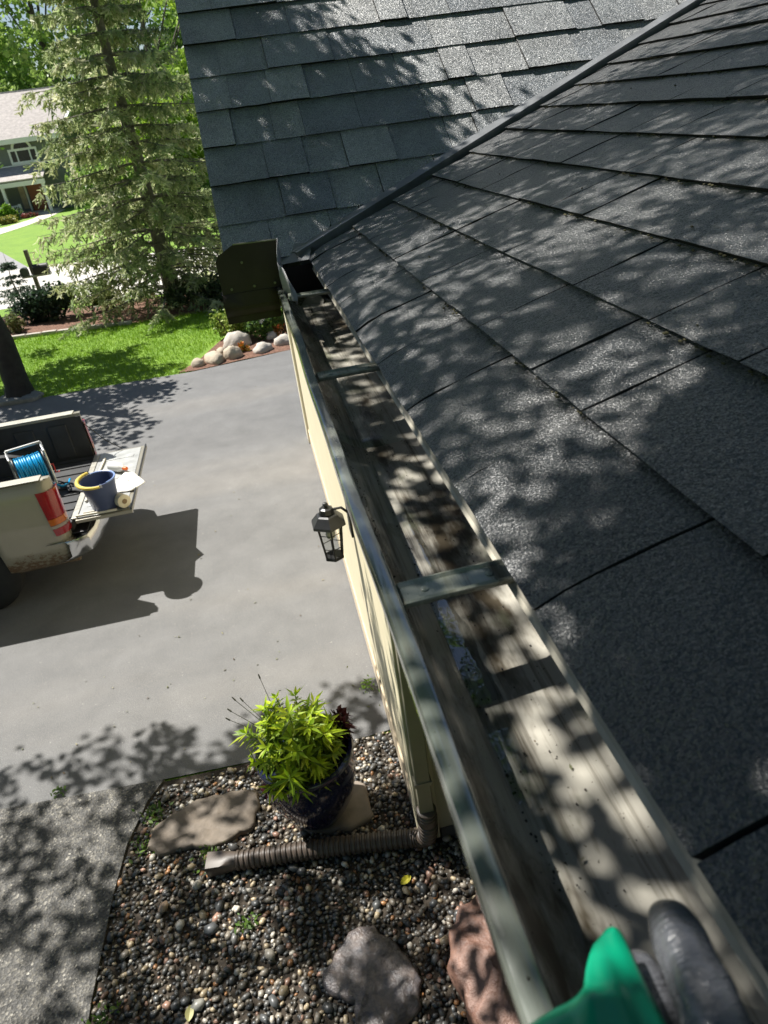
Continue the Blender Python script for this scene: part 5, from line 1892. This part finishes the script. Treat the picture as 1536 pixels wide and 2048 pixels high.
# ------------------------------------------------------------------ neighbour house
HY = 54.0
nh = thing('neighbour_house', 'sage grey house with pale roof and white trim across the street', 'house', (-14, HY, 0))
SAGE = M('sage_siding', (0.17, 0.185, 0.165), 0.7, 0.06, 1.5)
PALEROOF = M('pale_shingles', (0.42, 0.38, 0.36), 0.85, 0.22, 5, bmp=0.4, bscale=8, bdist=0.05)
hw = loc(MB().box(-24, -9.9, HY, HY + 9, 0.0, 4.35).build('wall', SAGE, nh))
# lap boards of the upper wall
for k in range(14):
    z = 0.5 + k * 0.27
    MB().prism([(HY - 0.001, z), (HY - 0.022, z), (HY - 0.006, z + 0.265), (HY - 0.001, z + 0.265)], 0, -23.9, -10.1).build('siding_board', SAGE, hw)
# main roof with a clipped gable end
m = MB()
e = 4.30
m.add([(-24.5, HY - 0.5, e), (-9.95, HY - 0.5, e), (-9.05, HY + 3.9, 6.3), (-9.35, HY + 4.6, 6.95), (-24.5, HY + 4.6, 7.05)], [(0, 1, 2, 3, 4)])
m.add([(-24.5, HY + 9.6, e), (-9.4, HY + 9.6, e), (-9.05, HY + 5.3, 6.3), (-9.35, HY + 4.6, 6.95), (-24.5, HY + 4.6, 7.05)], [(0, 4, 3, 2, 1)])
m.add([(-9.95, HY - 0.5, e), (-9.05, HY + 3.9, 6.3), (-9.35, HY + 4.6, 6.95), (-9.05, HY + 5.3, 6.3), (-9.4, HY + 9.6, e)], [(0, 1, 2, 3, 4)])
rf = m.build('roof', PALEROOF, nh, smooth=False)
rf.modifiers.new('solid', 'SOLIDIFY').thickness = 0.12
loc(rf)
MB().box(-24.5, -9.95, HY - 0.56, HY - 0.50, e - 0.26, e + 0.02).build('eave_trim', WHITE, rf)
m = MB()
m.tube([(-9.93, HY - 0.5, e + 0.02), (-9.02, HY + 3.9, 6.32)], 0.13, 4)
m.build('rake_trim', WHITE, rf)
m = MB()
m.prism([(-9.92, 2.2), (-9.92, 4.3), (-9.2, 6.0), (-9.2, 2.2)], 1, HY + 4.0, HY + 4.1)
# corner boards
loc(MB().box(-10.0, -9.86, HY - 0.06, HY - 0.023, 0.0, 4.1).build('corner_board', WHITE, nh))
loc(MB().box(-11.05, -10.88, HY - 0.05, HY - 0.023, 2.7, 4.1).build('corner_board', WHITE, nh))
# upper window: three panes and an arched light
wz0, wz1, wx0, wx1 = 3.02, 3.62, -13.35, -11.85
wf_ = MB()
fy0, fy1 = HY - 0.09, HY - 0.024
for a, b, c, d_ in ((wx0 - 0.13, wx1 + 0.13, wz0 - 0.16, wz0), (wx0 - 0.13, wx1 + 0.13, wz1, wz1 + 0.13), (wx0 - 0.13, wx0, wz0, wz1), (wx1, wx1 + 0.13, wz0, wz1), (wx0 + 0.30, wx0 + 0.39, wz0, wz1), (wx1 - 0.39, wx1 - 0.30, wz0, wz1)):
    wf_.box(a, b, fy0, fy1, c, d_)
wf_ = loc(wf_.build('window', WHITE, nh))
DARKPANE = M('dark_pane', (0.015, 0.022, 0.02), 0.06, 0.3, 2, spec=0.8)
for a, b in ((wx0, wx0 + 0.30), (wx0 + 0.39, wx1 - 0.39), (wx1 - 0.30, wx1)):
    MB().box(a + 0.002, b - 0.002, HY - 0.05, HY - 0.03, wz0 + 0.002, wz1 - 0.002).build('pane', DARKPANE, wf_)
cxw = (wx0 + wx1) / 2
arch_o = [(cxw + 0.62 * math.cos(a), wz1 + 0.131 + 0.55 * math.sin(a)) for a in [math.pi * k / 14 for k in range(15)]]
arch_i = [(cxw + 0.47 * math.cos(a), wz1 + 0.133 + 0.40 * math.sin(a)) for a in [math.pi * k / 14 for k in range(15)]]
m = MB()
m.prism(arch_o + arch_i[::-1], 1, fy0, fy1)
aw = loc(m.build('window', WHITE, nh))
m = MB()
m.prism([(x, z) for x, z in arch_i], 1, HY - 0.05, HY - 0.03)
m.build('pane', DARKPANE, aw)
# porch roof, posts, door, railing
m = MB()
m.add([(-24, HY - 0.03, 2.72), (-11.4, HY - 0.03, 2.72), (-11.4, HY - 2.2, 2.02), (-24, HY - 2.2, 2.02)], [(0, 1, 2, 3)])
pr_ = loc(m.build('porch_roof', PALEROOF, nh))
pr_.modifiers.new('solid', 'SOLIDIFY').thickness = 0.08
MB().box(-24, -11.38, HY - 2.24, HY - 2.18, 1.72, 1.98).build('porch_beam', WHITE, pr_)
MB().box(-24, -11.4, HY - 0.06, HY - 0.025, 2.73, 2.86).build('flashing_board', WHITE, pr_)
for x in (-14.0, -16.6, -11.55):
    loc(MB().box(x - 0.09, x + 0.09, HY - 2.2, HY - 2.02, 0.12, 1.72).build('porch_post', WHITE, nh))
loc(MB().box(-13.42, -13.28, HY - 2.15, HY - 2.0, 0.12, 0.75).build('newel_post', WHITE, nh))
rl = MB().box(-16.5, -13.42, HY - 2.12, HY - 2.05, 0.62, 0.69)
for k in range(26):
    rl.box(-16.4 + k * 0.115, -16.36 + k * 0.115, HY - 2.10, HY - 2.07, 0.18, 0.62)
loc(rl.build('railing', WHITE, nh))
loc(MB().box(-24, -11.3, HY - 2.3, HY, 0.0, 0.11).build('porch_floor', CONCRETE, nh))
dr = loc(MB().box(-13.05, -12.15, HY - 0.09, HY - 0.023, 0.12, 1.72).build('door', M('orange_brown_door', (0.33, 0.11, 0.045), 0.5, 0.12, 3), nh))
MB().box(-12.27, -12.22, HY - 0.13, HY - 0.091, 0.85, 0.95).build('handle', CHROME, dr)
for x in (-13.2, -12.08):
    MB().box(x - 0.05, x + 0.06, HY - 0.11, HY - 0.022, 0.12, 1.80).build('door_trim', WHITE, dr)
loc(MB().box(-13.62, -13.30, HY - 0.08, HY - 0.022, 0.3, 1.7).build('sidelight', M('tan_sidelight', (0.42, 0.33, 0.22), 0.4, 0.2, 4), nh))
# porch planting
shrub('hydrangea_bush', 'pale blooming bush at the left end of the neighbour porch', (-14.9, 50.3), (0.8, 0.7, 0.95), 900, 0.20, [(0.45, 0.50, 0.16), (0.26, 0.36, 0.08), (0.55, 0.58, 0.28)], 71, group='neighbour porch plants')
shrub('round_bush', 'round bright green bush below the neighbour porch rail', (-13.5, 50.4), (0.75, 0.6, 0.85), 900, 0.18, [(0.16, 0.30, 0.03), (0.22, 0.38, 0.04)], 72, group='neighbour porch plants')
shrub('pink_flowers', 'pink red flowers beside the neighbour front walk', (-12.6, 50.6), (0.55, 0.5, 0.35), 500, 0.13, [(0.50, 0.10, 0.12), (0.58, 0.20, 0.18), (0.2, 0.2, 0.06)], 73, 'flowers', 'neighbour porch plants', FLOWER)
shrub('golden_ground_cover', 'golden low plants along the neighbour front walk', (-14.2, 48.6), (1.5, 0.7, 0.4), 900, 0.16, [(0.30, 0.28, 0.06), (0.20, 0.24, 0.05), (0.36, 0.33, 0.10)], 74, group='neighbour porch plants')
shrub('porch_hedge', 'dark hedge in front of the neighbour porch', (-15.2, 51.0), (2.2, 0.6, 0.8), 1400, 0.2, [(0.05, 0.09, 0.03), (0.08, 0.13, 0.04)], 75, group='neighbour porch plants')

# ------------------------------------------------------------------ far trees
GL = [(0.24, 0.38, 0.08), (0.32, 0.46, 0.10), (0.38, 0.52, 0.13), (0.18, 0.29, 0.06)]
GY = [(0.28, 0.42, 0.05), (0.36, 0.50, 0.06), (0.22, 0.34, 0.04)]
GD = [(0.11, 0.20, 0.04), (0.16, 0.27, 0.05), (0.08, 0.15, 0.035)]
far_tree('lime_maple', 'bright lime green maple right of the spruce trunk', (-2.4, 40), 12, 3.6, 9000, 0.26, GY, 81, 0.08)
far_tree('ash_tree', 'light green tree behind the right end of the far house roof', (-11.5, 66), 19, 6.0, 9000, 0.40, GL, 82, 0.12)
far_tree('linden_tree', 'leafy tree with dark forked trunk behind the far roof', (-17.5, 68), 15.5, 5.0, 9000, 0.40, GL, 83, 0.14)
far_tree('elm_tree', 'dense green tree behind the spruce top', (-6.0, 62), 17, 5.2, 9000, 0.40, GL, 84, 0.08)
far_tree('dark_elm_tree', 'darker green tree low behind the spruce at the right', (-3.0, 54), 10, 4.5, 8000, 0.34, GD, 85, 0.06)
far_tree('tall_poplar', 'tall thin crowned tree beyond the far house', (-20.5, 80), 16, 5.0, 6000, 0.45, GD, 86, 0.12)
far_tree('right_maple', 'green maple beyond the street hidden partly by the steep roof', (3.0, 46), 13, 5.0, 8000, 0.34, GL, 87, 0.06)
shrub('street_hedge', 'green hedge beyond the street behind the spruce', (-3.2, 37.0), (3.6, 1.0, 1.8), 4200, 0.22, GD, 88, group='hedges beyond the street')
shrub('street_hedge', 'sunlit hedge right of the far house', (-7.2, 50.0), (2.6, 1.2, 2.4), 4200, 0.26, GL, 89, group='hedges beyond the street')
for i, (x, y, h_, sp_, lab) in enumerate(((6.5, -9.0, 17, 6.0, 'unseen maple added behind the house to the right to cut skylight'), (-3.5, -10.5, 16, 5.5, 'unseen maple added behind the camera to cut skylight'),
                                          (-13.5, -4.0, 16, 5.5, 'unseen maple added at the end of the sidewalk on the left to cut skylight'), (-17.0, 9.5, 15, 5.0, 'unseen maple added left of the driveway to cut skylight'), (15.0, 6.0, 18, 6.5, 'unseen maple added beyond the ridge of the house to cut skylight'))):
    far_tree('sky_blocking_maple', lab, (x, y), h_, sp_, 5200, 0.42, GD, 101 + i, 0.2, 'unseen trees added to cut skylight')  # out-of-view trees added to block skylight and darken the shade
# distant wood as one mass
rr = np.random.default_rng(91)
nC = 26000
xs = rr.uniform(-75, 40, nC)
zs = rr.random(nC) ** 0.8 * (9.0 + 3.5 * np.sin(xs * 0.21) + 2.0 * np.sin(xs * 0.53 + 1))
V, F, col = leaf_quads(np.c_[xs, rr.uniform(98, 106, nC), zs], 0.9, GD + GL, 0.75, (0.6, 0.2), 92)
o = np_mesh('distant_woods', V, F, LEAF, col)
tag(o, 'distant green wood closing the view behind the houses', 'woods', kind='stuff')
